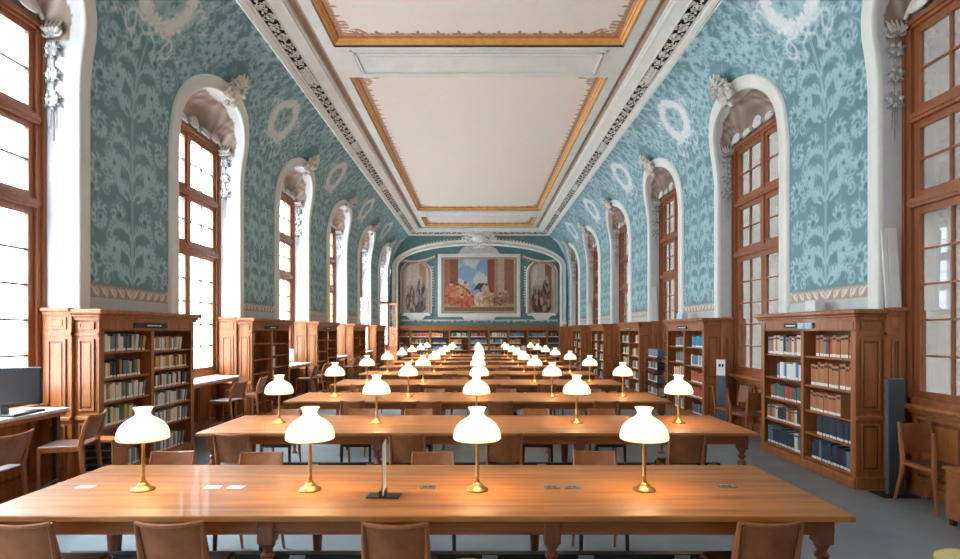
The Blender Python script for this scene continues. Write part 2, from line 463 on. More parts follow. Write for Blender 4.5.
# raised moulding round each opening + crowning cartouche + hanging garlands
def scroll_pts(c, r, th0, turns, d, n=16, plane='yz'):
    P = []
    for i in range(n):
        t = i/(n-1); rr = r*(1-.8*t); a = th0+d*2*PI*turns*t
        P.append((c[0], c[1]+rr*math.cos(a), c[2]+rr*math.sin(a)))
    return P
def cartouche_mesh(w=.3, seed=3, depth=.14, mat='stucco', seg=6):
    """sculpted shell-and-scroll ornament in the local y,z plane, thickness along -x"""
    r = random.Random(seed); b = MB()
    b.ell((-.05, 0, .02), (depth*.7, w*.42, w*.5), mat, seg=12, rings=8)
    b.ell((-depth*.75, 0, .04), (depth*.35, w*.26, w*.3), 'stucco_dark' if mat == 'stucco' else mat, seg=12, rings=8)
    for s in (-1, 1):
        for (cy, cz, rr, th, tn) in ((.5, -.35, .26, 1.4, 1.3), (.55, .3, .24, -1.2, 1.3), (.28, .72, .2, -.6, 1.2), (.2, -.75, .2, .8, 1.2), (.85, 0, .17, 2.5, 1.2)):
            P = scroll_pts((-.06, s*cy*w, cz*w), rr*w*1.25, th if s > 0 else PI-th, tn, s)
            b.tube(P, [w*.085*(1-.5*i/15) for i in range(16)], mat, seg)
    for k in range(22):
        a = r.uniform(0, 2*PI); q = r.uniform(.5, 1.05)*w
        b.ell((-.05-r.uniform(0, .07), q*math.cos(a)*.95, q*math.sin(a)), (r.uniform(.03, .06), r.uniform(.02, .05), r.uniform(.02, .06)), mat, seg=6, rings=4)
    for k in range(7):
        a = PI*(k+.5)/7; b.tube([(-.06, 0, .2*w), (-.12, w*.5*math.cos(a), .25*w+w*.55*math.sin(a)), (-.08, w*.95*math.cos(a), .2*w+w*1.05*math.sin(a))], [w*.05, w*.1, w*.04], mat, 5)
    return b
def garland_mesh():
    """three flower clusters on a cord, against a jamb facing -y"""
    r = random.Random(5); b = MB()
    b.tube([(0, -.01, .75), (0, -.015, -1.0)], .008, 'stucco_dark', 5)
    b.ell((0, -.03, .66), (.15, .08, .12), 'stucco_dark', seg=12, rings=6)
    for q in range(5): b.tube([(0, -.04, .56), (-.12+.06*q, -.11, .66), (-.16+.08*q, -.05, .80)], [.02, .03, .012], 'stucco', 5)
    for s in (-1, 1): b.tube(scroll_pts((0, 0, 0), .1, .5, 1.2, s), .02, 'stucco', 5, Matrix.Translation((s*.07, -.06, .62)) @ Matrix.Rotation(PI/2, 4, 'Z'))
    for cz, q in ((.36, 1.), (-.02, .95), (-.4, 1.05)):
        b.ell((0, -.03, cz), (.07, .045, .07), 'stucco_dark', seg=8, rings=5)
        for k in range(9):
            a = 2*PI*k/9+cz; rr = .075*q
            b.ell((rr*math.cos(a), -.04-r.uniform(0, .03), cz+rr*math.sin(a)), (.036, .03, .036), 'stucco' if k % 2 else 'stucco_dark', seg=7, rings=4)
        for k in range(7):
            a = 2*PI*k/7+.3; b.tube([(.08*math.cos(a), -.02, cz+.08*math.sin(a)), (.13*q*math.cos(a), -.05, cz+.13*q*math.sin(a)), (.16*q*math.cos(a), -.02, cz+.15*q*math.sin(a)-.02)], [.018, .026, .006], 'stucco_dark', 5)
    for s in (-.03, 0, .03): b.tube([(s, -.02, -.5), (s*1.6, -.02, -.78-.05*abs(s)*30)], .007, 'stucco_dark', 4)
    return b
def scallop_mesh():
    b = MB()
    for y0, y1, hgt in ((-.98, -.55, .13), (-.55, -.2, .08), (-.2, .2, .17), (.2, .55, .08), (.55, .98, .13)):
        P = [(-.02*math.sin(PI*t), y0+(y1-y0)*t, .02+hgt*math.sin(PI*t)) for t in [q/10 for q in range(11)]]
        b.tube(P, .024, 'stucco', 6)
        b.ell((-.02, (y0+y1)/2, hgt*.5), (.03, (y1-y0)*.38, hgt*.5), 'stucco', seg=10, rings=5)
    for y in (-.55, -.2, .2, .55):
        b.tube(scroll_pts((-.03, y, .05), .06, 0, 1.3, 1), .014, 'stucco_dark', 5)
    return b
def build_moulding():
    prof = [(0, 0), (.0, .05), (.02, .062), (.045, .05), (.06, .035), (.14, .03), (.165, .045), (.195, .04), (.205, 0)]
    O0 = outline(0, 44, 0.)
    rings = []
    for w, h in prof:
        On = outline(w, 44, 0.); ring = []
        for (y, s) in On:
            x, z = surf(s, h); ring.append((float(x), y, float(z)))
        rings.append(ring)
    V = np.array(rings)
    return V
_mv = build_moulding()
def trim_for(sx, k, yc):
    V = _mv.copy(); V[..., 0] *= sx
    side = 'left' if sx < 0 else 'right'
    o = grid_mesh('trim_%d' % (k+1 if sx < 0 else k+8), V, None, 'plaster')
    o.location = (0, yc, 0)
    tag(o, 'white raised arch moulding round the %s window on the %s wall' % (ORD[k], side), 'moulding', kind='structure')
    return o
cart = None; garl = None; scal = scallop_mesh().build('scallop')
for sx in (-1, 1):
    for k, yc in enumerate(BAYS):
        t = trim_for(sx, k, yc)
        if cart is None:
            cart = cartouche_mesh(.23, 3).build('cartouche', t); c = cart
            garl = garland_mesh().build('garland', t); g = garl
        else:
            c = cart.copy(); COL.objects.link(c); c.parent = t
            g = garl.copy(); COL.objects.link(g); g.parent = t
        if k == 0 and sx < 0: q = scal
        else: q = scal.copy(); COL.objects.link(q)
        q.parent = t; q.location = (sx*(WXS(sx)-.11), 0, 5.19); q.scale = (sx, 1, 1)
        x, z = surf(SA0+SAH+.17, .05)
        c.location = (sx*x, 0, z); c.rotation_euler = (0, -.6, 0); c.scale = (1.1, 1.25, 1.15)
        if sx < 0: c.scale = (-1.1, 1.25, 1.15); c.rotation_euler = (0, .6, 0)
        g.location = (sx*(WXS(sx)-.17), HW, 4.64); g.scale = (.74, .6, .74)
        g2 = g.copy(); COL.objects.link(g2); g2.parent = t; g2.location = (sx*(WXS(sx)-.17), -HW, 4.64); g2.rotation_euler = (0, 0, PI)

# ------------------------------------------------------------------ windows
def sash(b, x, y0, y1, z0, z1, cols, rows, st=.075, mu=.011, th=.05, mat='win_wood', mm='win_wood'):
    """sash frame with muntins in the plane x; returns nothing"""
    b.box(x-th/2, x+th/2, y0, y0+st, z0, z1, mat); b.box(x-th/2, x+th/2, y1-st, y1, z0, z1, mat)
    b.box(x-th/2, x+th/2, y0+st, y1-st, z0, z0+st, mat); b.box(x-th/2, x+th/2, y0+st, y1-st, z1-st, z1, mat)
    for i in range(1, cols):
        y = y0+(y1-y0)*i/cols; b.box(x-.02, x+.02, y-mu, y+mu, z0+st, z1-st, mm)
    for j in range(1, rows):
        z = z0+st+(z1-z0-2*st)*j/rows; b.box(x-.018, x+.018, y0+st, y1-st, z-mu, z+mu, mm)
LEAF = HW-.10-.045
def make_window(n, sx, yc, k):
    side = 'left' if sx < 0 else 'right'
    r = empty('window_%d' % n, (sx*WXS(sx), yc, 0))
    tag(r, 'tall wooden window with small panes, %s along the %s wall' % (ORD[k], side), 'window', kind='structure')
    f = MB(); mt = 'win_wood'; gm = 'glass' if sx < 0 else 'dimmed_glass'; mm = 'muntin' if sx < 0 else 'win_wood'
    for s in (-1, 1):
        f.box(-.06, .09, s*HW, s*(HW-.10), .97, 5.18, mt)
        f.box(-.085, -.06, s*HW, s*(HW-.04), .97, 5.18, mt)
    f.box(-.06, .09, -HW, HW, 5.09, 5.18, mt); f.box(-.085, -.06, -HW, HW, 5.13, 5.18, mt)
    f.box(-.06, .09, -HW, HW, .97, 1.04, mt)
    for z in (4.10, 3.17): f.box(-.075, .09, -HW+.07, HW-.07, z-.05, z+.05, mt); f.box(-.09, -.07, -HW+.07, HW-.07, z-.012, z+.02, mt)
    f.build('window_frame', r)
    s_ = MB(); s_.box(-.16, 0, -HW, HW, .93, .975, 'oak', ch=.008); s_.build('window_sill', r)
    gl = MB()
    for s in (-1, 1):
        for (z0, z1) in ((4.15, 5.09), (3.22, 4.05)):
            b = MB(); y0, y1 = (s*.03, s*(HW-.10)) if s > 0 else (s*(HW-.10), s*.03)
            sash(b, 0, y0, y1, z0, z1, 2, 2, mm=mm); o = b.build('sash', r)
            g = MB(); g.box(-.003, .003, y0+.05, y1-.05, z0+.05, z1-.05, gm); g.build('glass', o)
        # opening leaf, hinged on the jamb
        open_a = 0
        if sx < 0 and s > 0 and k == 5: open_a = math.radians(32)
        if sx < 0 and s > 0 and k == 6: open_a = math.radians(86)
        if sx < 0 and s < 0 and k == 6: open_a = math.radians(50)
        b = MB(); w = LEAF+.045
        sash(b, 0, -w, 0, 1.04, 3.12, 2, 5, .08, mm=mm); 
        lf = b.build('casement', r); g = MB(); g.box(-.003, .003, -w+.05, -.05, 1.09, 3.07, gm); g.build('glass', lf)
        h = MB(); h.tube([(-.05, -w+.02, 1.15), (-.05, -w+.02, 3.0)], .008, 'brass', 6)
        h.tube([(-.05, -w+.02, 2.0), (-.075, -w+.02, 2.0), (-.085, -w+.06, 1.98), (-.085, -w+.12, 1.99)], .011, 'brass', 6)
        h.ell((-.055, -w+.02, 2.0), (.02, .02, .03), 'brass')
        if s > 0: h.build('window_handle', lf)
        lf.location = (0, s*(HW-.10), 0)
        if s < 0: lf.scale = (1, -1, 1)
        if sx > 0: pass
        a = open_a
        # leaf runs from the hinge towards the middle; open swings it into the room
        lf.rotation_euler = (0, 0, (-a if s > 0 else a))
    m = MB(); m.box(-.05, .05, -.045, .045, 3.2, 5.1, mt); m.build('mullion', r)
    if sx < 0: r.scale = (-1, 1, 1)
    return r
for k, yc in enumerate(BAYS):
    make_window(k+1, -1, yc, k); make_window(k+8, 1, yc, k)

# panelled pilasters lining the reveals
def pilaster(b, x0, x1, y, d, z0=0., z1=ZL, mat='oak', fr='oak_dark'):
    """panelled face in the plane y facing d (-1 = towards the camera)"""
    a, c = min(x0, x1), max(x0, x1)
    th = .05
    b.box(a, c, y, y+d*th, z0, z1, mat)
    y1 = y+d*th
    def panel(za, zb):
        m = .055
        if c-a < .2: m = .04
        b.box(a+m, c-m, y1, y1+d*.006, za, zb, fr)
        for (p, q, r_, s_) in ((a+m, c-m, za, za+.022), (a+m, c-m, zb-.022, zb), (a+m, a+m+.022, za+.022, zb-.022), (c-m-.022, c-m, za+.022, zb-.022)):
            b.box(p, q, y1, y1+d*.018, r_, s_, mat)
        b.box(a+m+.045, c-m-.045, y1, y1+d*.014, za+.05, zb-.05, mat, ch=.004)
    panel(.2, .73); panel(.88, 1.68)
    b.box(a+.05, c-.05, y1, y1+d*.012, 1.79, 1.93, mat, ch=.004); b.box(a+.09, c-.09, y1, y1+d*.018, 1.82, 1.90, mat, ch=.004)
    b.box(a-.0, c+.0, y, y1+d*.022, .77, .815, mat, ch=.006)
    b.box(a, c, y, y1+d*.018, 0, .13, mat)
    b.box(a, c, y, y1+d*.012, 1.72, 1.755, mat)
    b.box(a, c, y, y1+d*.02, 1.955, 1.985, mat)
    b.box(a-.005, c+.005, y, y1+d*.05, 1.985, 2.03, mat, ch=.01)
tn = 15
for sx in (-1, 1):
    for j, yp in enumerate([Y0]+PIERS+[YE]):
        b = MB(); side = 'left' if sx < 0 else 'right'
        hwp = PITCH/2-HW
        if j > 0: pilaster(b, sx*W, sx*(WXS(sx)-.085), yp-hwp, -1)
        if j < NB: pilaster(b, sx*W, sx*(WXS(sx)-.085), yp+hwp, 1)
        o = b.build('trim_%d' % tn); tn += 1
        tag(o, 'oak panelled pilasters lining the window recesses at the %s pier, %s wall' % (ORD[j], side), 'panelling', kind='structure')
    for k, yc in enumerate(BAYS):
        b = MB(); WX = WXS(sx)
        for i in range(3):
            y0 = yc-HW+.08+i*.66; y1 = y0+.6
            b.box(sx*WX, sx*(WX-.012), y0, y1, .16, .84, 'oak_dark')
            for (p, q, r_, s_) in ((y0, y1, .16, .185), (y0, y1, .815, .84), (y0, y0+.025, .185, .815), (y1-.025, y1, .185, .815)):
                b.box(sx*WX, sx*(WX-.03), p, q, r_, s_, 'oak')
            b.box(sx*WX, sx*(WX-.026), y0+.07, y1-.07, .23, .77, 'oak', ch=.005)
        b.box(sx*WX, sx*(WX-.035), yc-HW, yc+HW, 0, .12, 'oak')
        b.box(sx*WX, sx*(WX-.05), yc-HW, yc+HW, .87, .93, 'oak', ch=.01)
        o = b.build('baseboard_%s' % side)
        tag(o, 'oak panelled dado under the %s window of the %s wall' % (ORD[k], side), 'panelling', kind='structure')

# ------------------------------------------------------------------ floor, ceiling, end walls
b = MB(); b.box(-5, 5, Y0, 29.6, -.1, 0, 'floor'); o = b.build('floor')
tag(o, 'blue grey linoleum floor of the reading room', 'floor', kind='structure')
b = MB(); b.box(-5, 5, Y0-.15, Y0, 0, 7.3, 'plaster'); o = b.build('wall_back')
tag(o, 'plain plaster wall behind the camera', 'wall', kind='structure')

CPY = (Y0+.93, YE-.93)
def ceil_panel(name, y0, y1, label, parent=None):
    X = 2.5; st = .028
    xs = np.arange(-X, X+1e-6, st); nx = len(xs); xs = np.linspace(-X, X, nx)
    ny = int((y1-y0)/st)+1; ys = np.linspace(y0, y1, ny)
    GX, GY = np.meshgrid(xs, ys)
    c = np.ones(GX.shape+(3,))*np.array((242., 231., 217.))
    dx = X-np.abs(GX); dy = np.minimum(GY-y0, y1-GY)
    def lace(d, t, P):
        q = (t/P+.5) % 1-.5; r = np.hypot(q*P, d-.02); a = np.arctan2(q*P, d+1e-6)
        m = (r < .155*(.72+.28*np.cos(a*7))) & (d > .02)
        m |= (np.abs(d-.035-.02*np.cos(2*PI*q)) < .014)
        m |= (np.hypot((np.abs(q)-.5)*P, d-.05) < .025)
        return m.astype(float)
    m = np.maximum(lace(dx, GY-y0, .27), lace(dy, GX, .36))
    # corner scrolls
    r = np.hypot(dx, dy); a = np.arctan2(dy, dx)
    cs = ((np.abs(np.sin(r*26+a*6)) > .62) & (r < .52) & (dx+dy > .05)) & (np.minimum(dx, dy) < .25)
    m = np.maximum(m, cs*.75)
    c = mix(c, (186, 142, 116), m*.85)
    inner = (np.minimum(dx, dy) < .10)
    c = mix(c, (210, 176, 150), (inner*.45))
    c[m > .5] = (182, 138, 112)
    V = np.stack([GX, GY, np.full(GX.shape, 7.04)], -1)
    return grid_mesh(name, V, c, 'ceilpaint', parent, smooth=False)
ceil = MB()
ceil.box(-4.2, 4.2, Y0-.1, YE+.6, 7.12, 7.25, 'plaster')
ceil = ceil.build('ceiling'); tag(ceil, 'long flat plaster ceiling with beige painted panels', 'ceiling', kind='structure')
PAN = [(CPY[0], 10.12), (11.33, 23.9), (25.15, CPY[1])]
gn = 60
def frame_sweep(b, x, y0, y1, prof, mat):
    """prof = list of (inset, z): rectangle (±x, y0..y1) shrunk by inset"""
    for (i0, z0), (i1, z1), m in zip(prof[:-1], prof[1:], mat):
        def rect(i, z): return [(-x+i, y0+i, z), (x-i, y0+i, z), (x-i, y1-i, z), (-x+i, y1-i, z)]
        A = rect(i0, z0); B = rect(i1, z1)
        b.add(A+B, [(0, 1, 5, 4), (1, 2, 6, 5), (2, 3, 7, 6), (3, 0, 4, 7)], m)
for i, (a, c) in enumerate(PAN):
    ceil_panel('ceiling_panel', a+.12, c-.12, None, ceil)
    b = MB()
    frame_sweep(b, 2.62, a, c, [(0, 6.9), (.0, 6.93), (.02, 6.935), (.035, 6.925), (.06, 6.95), (.07, 6.975), (.085, 6.97), (.105, 7.0), (.12, 7.04)],
                ['taupe', 'taupe', 'gold_red', 'gold', 'gold', 'gold_red', 'gold', 'gold_red'])
    o = b.build('trim_%d' % gn); gn += 1
    tag(o, 'gilded frame round the %s ceiling panel' % ('nearest', 'long middle', 'farthest')[i], 'moulding', kind='structure')
# beams between the panels
b = MB()
EDG = [(PAN[0][1], PAN[1][0]), (PAN[1][1], PAN[2][0])]
for (a, c) in EDG:
    b.box(-2.62, 2.62, a, c, 6.9, 7.1, 'plaster')
    for (z, i, t) in ((6.885, .12, .05), (6.87, .20, .03)):
        for (p, q, r_, s_) in ((-2.5+i, 2.5-i, a+i, a+i+t), (-2.5+i, 2.5-i, c-i-t, c-i), (-2.5+i, -2.5+i+t, a+i, c-i), (2.5-i-t, 2.5-i, a+i, c-i)):
            b.box(p, q, r_, s_, z, 6.9, 'plaster')
    b.box(-2.1, 2.1, a+.33, c-.33, 6.888, 6.9, 'plaster')
b.build('ceiling_beam', ceil)
# cornice with pierced frieze, mitred all round
def ring(i, z, x=3.55, y0=Y0, y1=YE): return [(-x+i, y0+i, z), (x-i, y0+i, z), (x-i, y1-i, z), (-x+i, y1-i, z)]
b = MB()
CP = [(0, 6.60), (0, 6.62), (.03, 6.60), (.10, 6.635), (.12, 6.665), (.135, 6.655), (.165, 6.67)]
CP2 = [(.335, 6.735), (.35, 6.725), (.37, 6.745), (.50, 6.79), (.55, 6.80), (.56, 6.835), (.585, 6.84), (.59, 6.9), (.66, 6.95), (.70, 6.95), (.70, 6.91), (.73, 6.905), (.74, 6.9), (.93, 6.9)]
MT2 = ['plaster']*7+['taupe']*4+['plaster']*3  # taupe faces put the shadow of the cornice recess into the colour
for L_, mt in ((CP, ['plaster']*6), (CP2, MT2)):
    for (i0, z0), (i1, z1), m in zip(L_[:-1], L_[1:], mt):
        A = ring(i0, z0); B = ring(i1, z1)
        b.add(A+B, [(0, 1, 5, 4), (1, 2, 6, 5), (2, 3, 7, 6), (3, 0, 4, 7)], m)
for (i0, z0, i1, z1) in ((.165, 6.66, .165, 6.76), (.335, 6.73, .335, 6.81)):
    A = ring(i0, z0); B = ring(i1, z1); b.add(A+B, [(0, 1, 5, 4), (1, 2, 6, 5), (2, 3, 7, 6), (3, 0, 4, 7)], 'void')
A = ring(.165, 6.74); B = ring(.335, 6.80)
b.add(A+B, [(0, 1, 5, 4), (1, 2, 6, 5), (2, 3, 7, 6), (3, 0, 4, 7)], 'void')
corn = b.build('trim_70'); tag(corn, 'heavy white plaster cornice running round the ceiling', 'cornice', kind='structure')
# the pierced scroll frieze itself: a lattice with holes, 17 cm wide
def frieze(name, p0, p1, q0, q1):
    """strip between outer line p0->p1 and inner line q0->q1"""
    p0, p1, q0, q1 = map(np.array, (p0, p1, q0, q1)); Lg = np.linalg.norm(p1-p0)
    n = int(Lg/.013); mcol = 17
    T = np.linspace(0, 1, n)[:, None, None]; U = np.linspace(0, 1, mcol)[None, :, None]
    V = (p0*(1-T)+p1*T)*(1-U)+(q0*(1-T)+q1*T)*U
    tt = (np.linspace(0, Lg, n))[:, None]; uu = np.linspace(0, .18, mcol)[None, :]
    P = .30; ph = (tt % P)/P; k = np.floor(tt/P)
    cu = .09+.018*np.where(k % 2 == 0, 1, -1); rr = np.hypot((ph-.5)*P, uu-cu); aa = np.arctan2(uu-cu, (ph-.5)*P)*np.where(k % 2 == 0, 1, -1)
    solid = (np.abs(((rr/.042-aa/(2*PI)) % 1)-.5) < .34) & (rr < .105)
    solid |= (np.abs(uu-.09-.06*np.sin(2*PI*tt/(2*P))) < .013)
    solid |= (np.abs(np.sin(tt*21+uu*18)*np.cos(uu*38-tt*9)) > .55)
    solid |= (uu < .008) | (uu > .172)
    rosette = (np.abs((tt+1.2) % 4.22-.3) < .32) & np.ones_like(uu, bool); solid |= rosette
    h = np.where(rr < .03, .02, .0)+np.where(rosette, .03*np.abs(np.sin(tt*25)*np.sin(uu*45)), 0)
    V[..., 2] -= h+.006*np.sin(tt*60)*np.cos(uu*80)
    fm = (solid[:-1, :-1] & solid[1:, 1:])
    o = grid_mesh(name, V, None, 'stucco', corn, faces=fm)
    return o
A = ring(.165, 6.67); B = ring(.335, 6.735)
frieze('pierced_frieze', A[0], A[3], B[0], B[3]); frieze('pierced_frieze', A[1], A[2], B[1], B[2]); frieze('pierced_frieze', A[3], A[2], B[3], B[2])

# end wall: frame sheet round the big arch, recessed blue tympanum with paintings
YT = 28.9
def arch(a, b, z0, n, N=40):
    P = []
    for i in range(N+1):
        th = PI*i/N; c, d = math.cos(th), math.sin(th)
        P.append((-a*math.copysign(abs(c)**(2/n), c), z0+b*abs(d)**(2/n)))
    return P
def end_wall():
    N = 60
    inner = [(-4.41, z) for z in np.linspace(0, 5.0, 12)[:-1]]+arch(4.41, 1.38, 5.0, 2.1, N)+[(4.41, z) for z in np.linspace(5.0, 0, 12)[1:]]
    # room section (outer)
    ss = np.linspace(0, SMAX, 60); X, Z = surf(ss)
    outer = []
    for (x, z) in inner:
        if z <= 5.0001: outer.append((math.copysign(float(np.interp(max(z, ZL), _pz, _px)) + (.0), x), z))
        else:
            ang = math.atan2(z-4.0, abs(x)); best = None
            # ray from (0,4) through the point to the section / flat top
            d = np.array((abs(x), z-4.0)); 
            S_ = np.linspace(0, SMAX, 300); XX, ZZ = surf(S_); an = np.arctan2(ZZ-4.0, XX)
            if ang < an[-1]:
                s = np.interp(ang, an, S_); px, pz = surf(s); outer.append((math.copysign(float(px), x), float(pz)))
            else:
                t = 2.62/(z-4.0); outer.append((x*t, 6.62))
    m = MB(); n = len(inner)
    vs = [(x, YE, z) for x, z in inner]+[(x, YE, z) for x, z in outer]
    m.add(vs, [(i, i+1, n+i+1, n+i) for i in range(n-1)], 'teal')
    # jamb of the recess
    vs = [(x, YE, z) for x, z in inner]+[(x, YT, z) for x, z in inner]
    m.add(vs, [(i, i+1, n+i+1, n+i) for i in range(n-1)], 'plaster')
    m.box(-4.6, 4.6, YT, YT+.2, 0, 6.7, 'teal')
    o = m.build('wall_end'); return tag(o, 'far end wall painted teal beneath a wide flattened arch', 'wall', kind='structure')
ew = end_wall()
def sweep_arch(b, a, bb, z0, n, w, h, y, mat, leg=2.0, N=60):
    I = [(-a, leg)]+arch(a, bb, z0, n, N)+[(a, leg)]; O = [(-a-w, leg)]+arch(a+w, bb+w, z0, n, N)+[(a+w, leg)]
    k = len(I); 
    rings = [[(x, y, z) for x, z in I], [(x, y-h, z) for x, z in I], [(x*.75+p*.25, y-h*1.4, z*.75+q*.25) for (x, z), (p, q) in zip(I, O)],
             [(x*.4+p*.6, y-h*.7, z*.4+q*.6) for (x, z), (p, q) in zip(I, O)], [(x, y-h, z) for x, z in O], [(x, y, z) for x, z in O]]
    vs = sum(rings, []); fs = [(j*k+i, j*k+i+1, (j+1)*k+i+1, (j+1)*k+i) for j in range(len(rings)-1) for i in range(k-1)]
    b.add(vs, fs, mat, smooth=True)
b = MB(); sweep_arch(b, 4.10, 1.10, 5.0, 2.1, .30, .10, YE, 'plaster')
for i in range(70):
    P = arch(4.30, 1.47, 5.0, 2.1, 70)[i]
    if abs(P[0]) < 3.9: b.ell((P[0], YE-.05, P[1]), (.05, .04, .04), 'stucco', seg=6, rings=4)
o = b.build('trim_71'); tag(o, 'wide white arch moulding framing the far end wall', 'moulding', kind='structure')

# plaster frames and mouldings on the tympanum
b = MB()
def rectframe(b, x0, x1, z0, z1, w, y, d, mat):
    b.box(x0, x1, y-d, y, z1-w, z1, mat, ch=.012); b.box(x0, x1, y-d, y, z0, z0+w, mat, ch=.012)
    b.box(x0, x0+w, y-d, y, z0+w, z1-w, mat, ch=.012); b.box(x1-w, x1, y-d, y, z0+w, z1-w, mat, ch=.012)
b.box(-4.05, 4.05, YT-.05, YT, 2.28, 2.36, 'stucco')
for i in range(56):
    x = -4.0+i*8/55; b.ell((x, YT-.05, 2.27-.03*math.sin(i*2.2)), (.06, .03, .035), 'taupe' if i % 2 else 'stucco', seg=6, rings=4)
b.box(-4.05, 4.05, YT-.12, YT, 1.98, 2.05, 'oak')
# cartouche shelf below the main painting
b.prism([(-.75, 2.36), (.75, 2.36), (.9, 2.52), (.6, 2.56), (-.6, 2.56), (-.9, 2.52)], YT-.16, YT, 'plaster')
for s in (-1, 1):
    cxx = s*3.235
    b.prism([(cxx-.72, 2.56), (cxx+.72, 2.56), (cxx+.74, 2.62), (cxx-.74, 2.62)], YT-.16, YT, 'plaster')
    b.prism([(cxx-.3, 2.36), (cxx+.3, 2.36), (cxx+.5, 2.56), (cxx-.5, 2.56)], YT-.12, YT, 'plaster')
    # hanging drops beside the niche
    for zz in np.arange(3.1, 5.2, .14):
        b.ell((s*2.38, YT-.04, zz), (.06+.02*math.sin(zz*9), .04, .05), 'stucco', seg=6, rings=4)
    P = [(s*(2.25+1.75*t), YT-.07, 5.62-.20*t-.16*math.sin(PI*t)) for t in np.linspace(0, 1, 14)]
    b.tube(P, .07, 'stucco', 7)
    for (x, y, z) in P: b.ell((x, y-.04, z-.08), (.07, .05, .06), 'taupe', seg=6, rings=4)
# segmental ledge over the painting
b.prism([(x, z) for x, z in arch(1.02, .50, 5.72, 2.2, 16)], YT-.14, YT, 'stucco')
b.prism([(-1.1, 5.68), (1.1, 5.68), (1.1, 5.75), (-1.1, 5.75)], YT-.2, YT, 'plaster')
o = b.build('trim_72'); tag(o, 'plaster garlands, ledges and drops modelled on the far end wall', 'stucco', kind='structure')
c = cartouche_mesh(.5, 8, .25, 'white').build('stucco_cartouche')
c.rotation_euler = (0, 0, PI/2); c.location = (0, YE-.30, 6.42); c.scale = (1, 1.75, 1.05)
tag(c, 'large sculpted white cartouche crowning the arch above the main painting', 'sculpture')

# ------------------------------------------------------------------ paintings (generic figure scenes)
def paint(w, h, kind, seed):
    st = .03; nx = int(w/st)+1; nz = int(h/st)+1
    X, Z = np.meshgrid(np.linspace(0, 1, nx), np.linspace(0, 1, nz))
    r = random.Random(seed); rn = np.random.RandomState(seed)
    c = np.ones(X.shape+(3,))*np.array((150., 110., 84.))
    def put(mask, col): 
        c[mask] = c[mask]*.15+np.array(col)*.85
    if kind == 'main':
        sky = (X > .2) & (X < .62); c[sky] = (128, 160, 184)
        cl = np.sin(X*19+Z*7)+np.sin(Z*15-X*6+2)+rn.rand(*X.shape)*.7
        c[sky & (cl > .6)] = (196, 196, 190)
        put((X < .08), (156, 104, 78)); put((X > .08) & (X < .2), (128, 78, 54)); put((X > .62) & (X < .72), (130, 70, 46))
        put((X > .72) & (X < .77), (170, 128, 100)); put((X > .77) & (X < .86), (190, 160, 132)); put((X > .86), (138, 90, 64))
        put((Z < .14), (176, 150, 120)); put((Z < .07), (120, 84, 60))
        figs = [(.1, .32, .09, .2, (196, 110, 80)), (.2, .28, .12, .2, (206, 132, 100)), (.3, .3, .09, .22, (216, 150, 120)), (.36, .2, .12, .12, (204, 88, 48)),
                (.25, .18, .16, .1, (198, 104, 70)), (.52, .22, .1, .14, (222, 190, 160)), (.6, .28, .06, .2, (208, 160, 126)), (.68, .22, .1, .12, (190, 150, 118)), (.8, .2, .12, .1, (150, 104, 74)), (.88, .26, .06, .12, (168, 120, 90))]
        for (x, z, a, b_, col) in figs:
            put(((X-x)/a)**2+((Z-z)/b_)**2 < 1, col)
            for k in range(5):
                xx = x+r.uniform(-a, a)*.7; zz = z+r.uniform(-b_, b_)*.7
                put(np.abs((X-xx)*math.cos(k)+(Z-zz)*math.sin(k)) + 4*np.maximum(0, np.hypot(X-xx, Z-zz)-a*.6) < .012, tuple(v*.72 for v in col))
            put(np.hypot((X-x)*1.3, Z-z-b_*.98) < .035, (214, 168, 134)); put(np.hypot((X-x)*1.3, Z-z-b_*.98-.03) < .026, (96, 60, 42))
        put((np.abs(X-.52-(Z-.5)*.6) < .05) & (np.abs(Z-.47) < .06), (40, 40, 46))
        put((np.abs(Z-.42-(X-.38)*.0-(.3-X)*1.1) < .02) & (X > .22) & (X < .36), (110, 76, 56))
    else:
        c[:] = (168, 150, 132); put(Z > .55, (190, 178, 160)); put((X > .1) & (X < .3) & (Z > .4), (206, 196, 180)); put((X > .62) & (X < .9) & (Z > .35), (150, 120, 96) if kind == 'a' else (120, 78, 58))
        col1, col2 = ((84, 78, 74), (112, 102, 94)) if kind == 'a' else ((96, 60, 46), (130, 92, 70))
        for (x, z, a, b_, col) in ((.3, .25, .22, .25, col1), (.65, .25, .25, .27, col2), (.7, .52, .16, .16, col1), (.25, .48, .12, .1, col2), (.5, .12, .4, .12, col1)):
            put(((X-x)/a)**2+((Z-z)/b_)**2 < 1, col)
            for k in range(8):
                xx = x+r.uniform(-a, a)*.7; zz = z+r.uniform(-b_, b_)*.7
                put(np.hypot((X-xx), (Z-zz)*.5) < .035, (176, 150, 130) if k % 2 else (60, 48, 42))
            put(np.hypot((X-x), (Z-z-b_)*.7) < .06, (200, 160, 130))
    c += (rn.rand(*X.shape)[..., None]-.5)*16
    return X, Z, c
